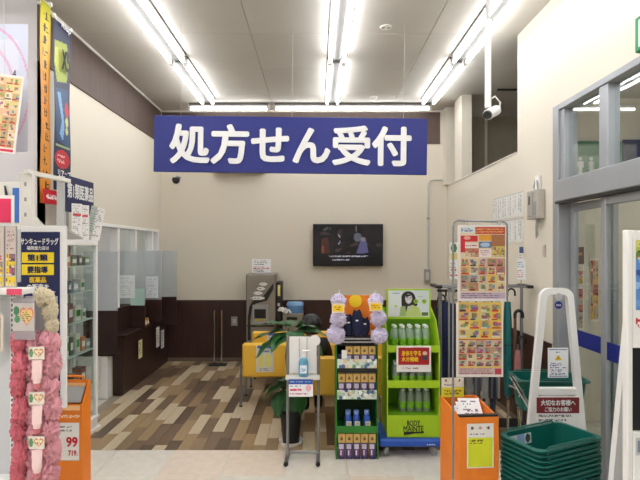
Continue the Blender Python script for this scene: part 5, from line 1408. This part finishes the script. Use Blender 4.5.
# ================================================================== SECURITY GATES
def gate(lab, loc, sx=1.0):
    t = thing('security_gate', lab, 'gate', loc, 0, 'white security gates')
    H = 1.35; hw = lambda z: .105 + (.225 - .105) * (H - .06 - z) / (H - .06)
    lw = .04
    # outer loop path
    out = [(-hw(0), 0), (-hw(.7), .7), (-hw(1.24), 1.24)]
    cr = .06
    for k in range(9):
        a = PI - k * PI / 2 / 8; out.append((-hw(1.29) + cr + cr * math.cos(a), H - cr + cr * math.sin(a)))
    full = out + [(-x, z) for x, z in reversed(out)]
    inn = [(-hw(0) + lw, 0), (-hw(.7) + lw, .7), (-hw(1.24) + lw, 1.24)]
    cr2 = .03
    for k in range(9):
        a = PI - k * PI / 2 / 8; inn.append((-hw(1.29) + lw + cr2 + cr2 * math.cos(a), H - lw - cr2 + cr2 * math.sin(a)))
    fin = inn + [(-x, z) for x, z in reversed(inn)]
    m = MB(); n = len(full)
    vs_ = []
    for yy in (-.02, .02):
        vs_ += [(x, yy, z) for x, z in full] + [(x, yy, z) for x, z in fin]
    fs = []
    for i in range(n - 1):
        fs += [(i, i + 1, n + i + 1, n + i), (2 * n + i, 3 * n + i, 3 * n + i + 1, 2 * n + i + 1), (i, 2 * n + i, 2 * n + i + 1, i + 1), (n + i, n + i + 1, 3 * n + i + 1, 3 * n + i)]
    m.add(vs_, fs); m.build('loop_frame', M['white'], t)
    MB().bb(-hw(.69) + lw - .004, hw(.69) - lw + .004, -.019, .019, .665, .715, .006).build('cross_bar', M['white'], t)
    MB().bb(-hw(.2) + lw - .004, hw(.2) - lw + .004, -.019, .019, .10, .26, .006).build('lower_panel', M['white'], t)
    MB().bb(-.30, .30, -.05, .05, 0, .02, .004).build('base_plate', M['lgrey'], t)
    return t
Yg = 3.2
gx = PX(556, Yg)
t = gate('white security gate with round blue badge and warning notices', (gx, Yg, 0))
for z_, c in ((PZ(296.5, Yg), 'lgrey'), (PZ(304.5, Yg), 'blue')):
    d = MB().lathe([(.001, -.002), (.024, -.002), (.024, .002), (.001, .002)], n=20); d.v = [(x, z, y) for x, y, z in d.v]
    d.build('round_badge', M[c], t, (0.002, -.03, z_))
text('EAS', .03, .012, 'ink_white', t, (.002, -.0335, PZ(304.5, Yg)), bold=.02)
cv = Canvas(24, 34, (234, 236, 240)).rect(.05, .04, .95, .06, (90, 110, 170)).lines(.3, .1, .7, .16, 1, (80, 80, 90), 2).poly([(.5, .2), (.7, .42), (.3, .42)], (236, 196, 30)).poly([(.5, .25), (.53, .36), (.47, .36)], (40, 40, 30)).lines(.1, .48, .9, .92, 6, (110, 115, 150), 3).rect(.05, .94, .95, .96, (90, 110, 170))
MB().bb(-.066, .064, -.031, -.027, PZ(376.5, Yg), PZ(347, Yg), .001).build('notice_board', M['paper'], t)
cv.put('notice_print', .126, PZ(347, Yg) - PZ(376.5, Yg) - .004, t, (-.001, -.0325, (PZ(347, Yg) + PZ(376.5, Yg)) / 2))
za, zb2 = PZ(395, Yg), PZ(440, Yg)
x0, x1 = PX(533.5, Yg) - gx, PX(577.5, Yg) - gx
MB().bb(x0, x1, -.031, -.027, zb2, za, .001).build('notice_board', M['paper'], t)
MB().bb(x0 + .006, x1 - .006, -.0335, -.0315, PZ(411.5, Yg), za - .006).build('red_field', mat('maroon_field', (122, 30, 38), .5), t)
text('大切なお客様へ', .22, .038, 'ink_white', t, ((x0 + x1) / 2, -.0355, PZ(401, Yg)), bold=.03)
text('ご協力のお願い', .17, .03, 'ink_white', t, ((x0 + x1) / 2, -.0355, PZ(407.5, Yg)), bold=.02)
Canvas(60, 24, (232, 232, 230)).lines(.03, .03, .97, .95, 6, (120, 115, 120), 7).put('notice_print', x1 - x0 - .02, PZ(412, Yg) - PZ(438, Yg), t, ((x0 + x1) / 2, -.0325, (PZ(412, Yg) + PZ(438, Yg)) / 2))
gate('plain white security gate at the right edge behind the poster stand', (1.53, 2.3, 0))

# ================================================================== POSTER STAND AT THE RIGHT EDGE
Y = 2.0
xa = PX(627.5, Y)
t = thing('poster_stand', 'white floor stand with blue poster at the right edge', 'stand', (xa, Y, 0))
zt = PZ(230, Y)
MB().bb(0, .022, 0, .035, 0, zt, .003).build('side_post', M['white'], t)
MB().bb(.38, .402, 0, .035, 0, zt, .003).build('side_post', M['white'], t)
MB().bb(.0225, .3795, .0, .012, PZ(348, Y), zt - .002, .002).build('board', M['white'], t)
MB().bb(.0225, .3795, .02, .03, .0, PZ(348, Y) - .002).build('back_panel', M['black'], t)
MB().bb(-.03, .43, -.12, .16, 0, .012, .003).build('base_plate', M['white'], t)
cv = Canvas(50, 40, (90, 140, 205)); 
for q in range(40):
    r_ = np.random.default_rng(q); cv.ell(r_.random(), .3 + .7 * r_.random(), .12, .05, [(60, 110, 190), (150, 190, 230), (110, 160, 215), (40, 80, 150)][q % 4])
cv.rect(0, 0, 1, .28, (110, 150, 60)).cells(0, 0, 1, .28, 8, 3, [(90, 130, 50), (170, 190, 70), (210, 205, 110)], 4, 2)
cv.put('poster', .335, PZ(240, Y) - PZ(310, Y), t, (.2, -.002, (PZ(240, Y) + PZ(310, Y)) / 2))
Canvas(50, 14, (236, 236, 236)).lines(.02, .2, .9, .85, 2, (200, 50, 60), 5).rect(.0, .25, .03, .55, (200, 40, 50)).put('caption', .335, PZ(314, Y) - PZ(332, Y), t, (.2, -.002, (PZ(314, Y) + PZ(332, Y)) / 2))
MB().bb(.0225, .3795, -.004, .019, .0, PZ(432, Y), .003).build('lower_panel', M['white'], t)
Canvas(30, 12, (190, 192, 196)).rect(.02, .2, .2, .8, (120, 130, 150)).lines(.3, .2, .9, .8, 3, (90, 95, 110), 4).put('sticker', .2, .07, t, (.13, -.006, PZ(446, Y)))
flush_texts()
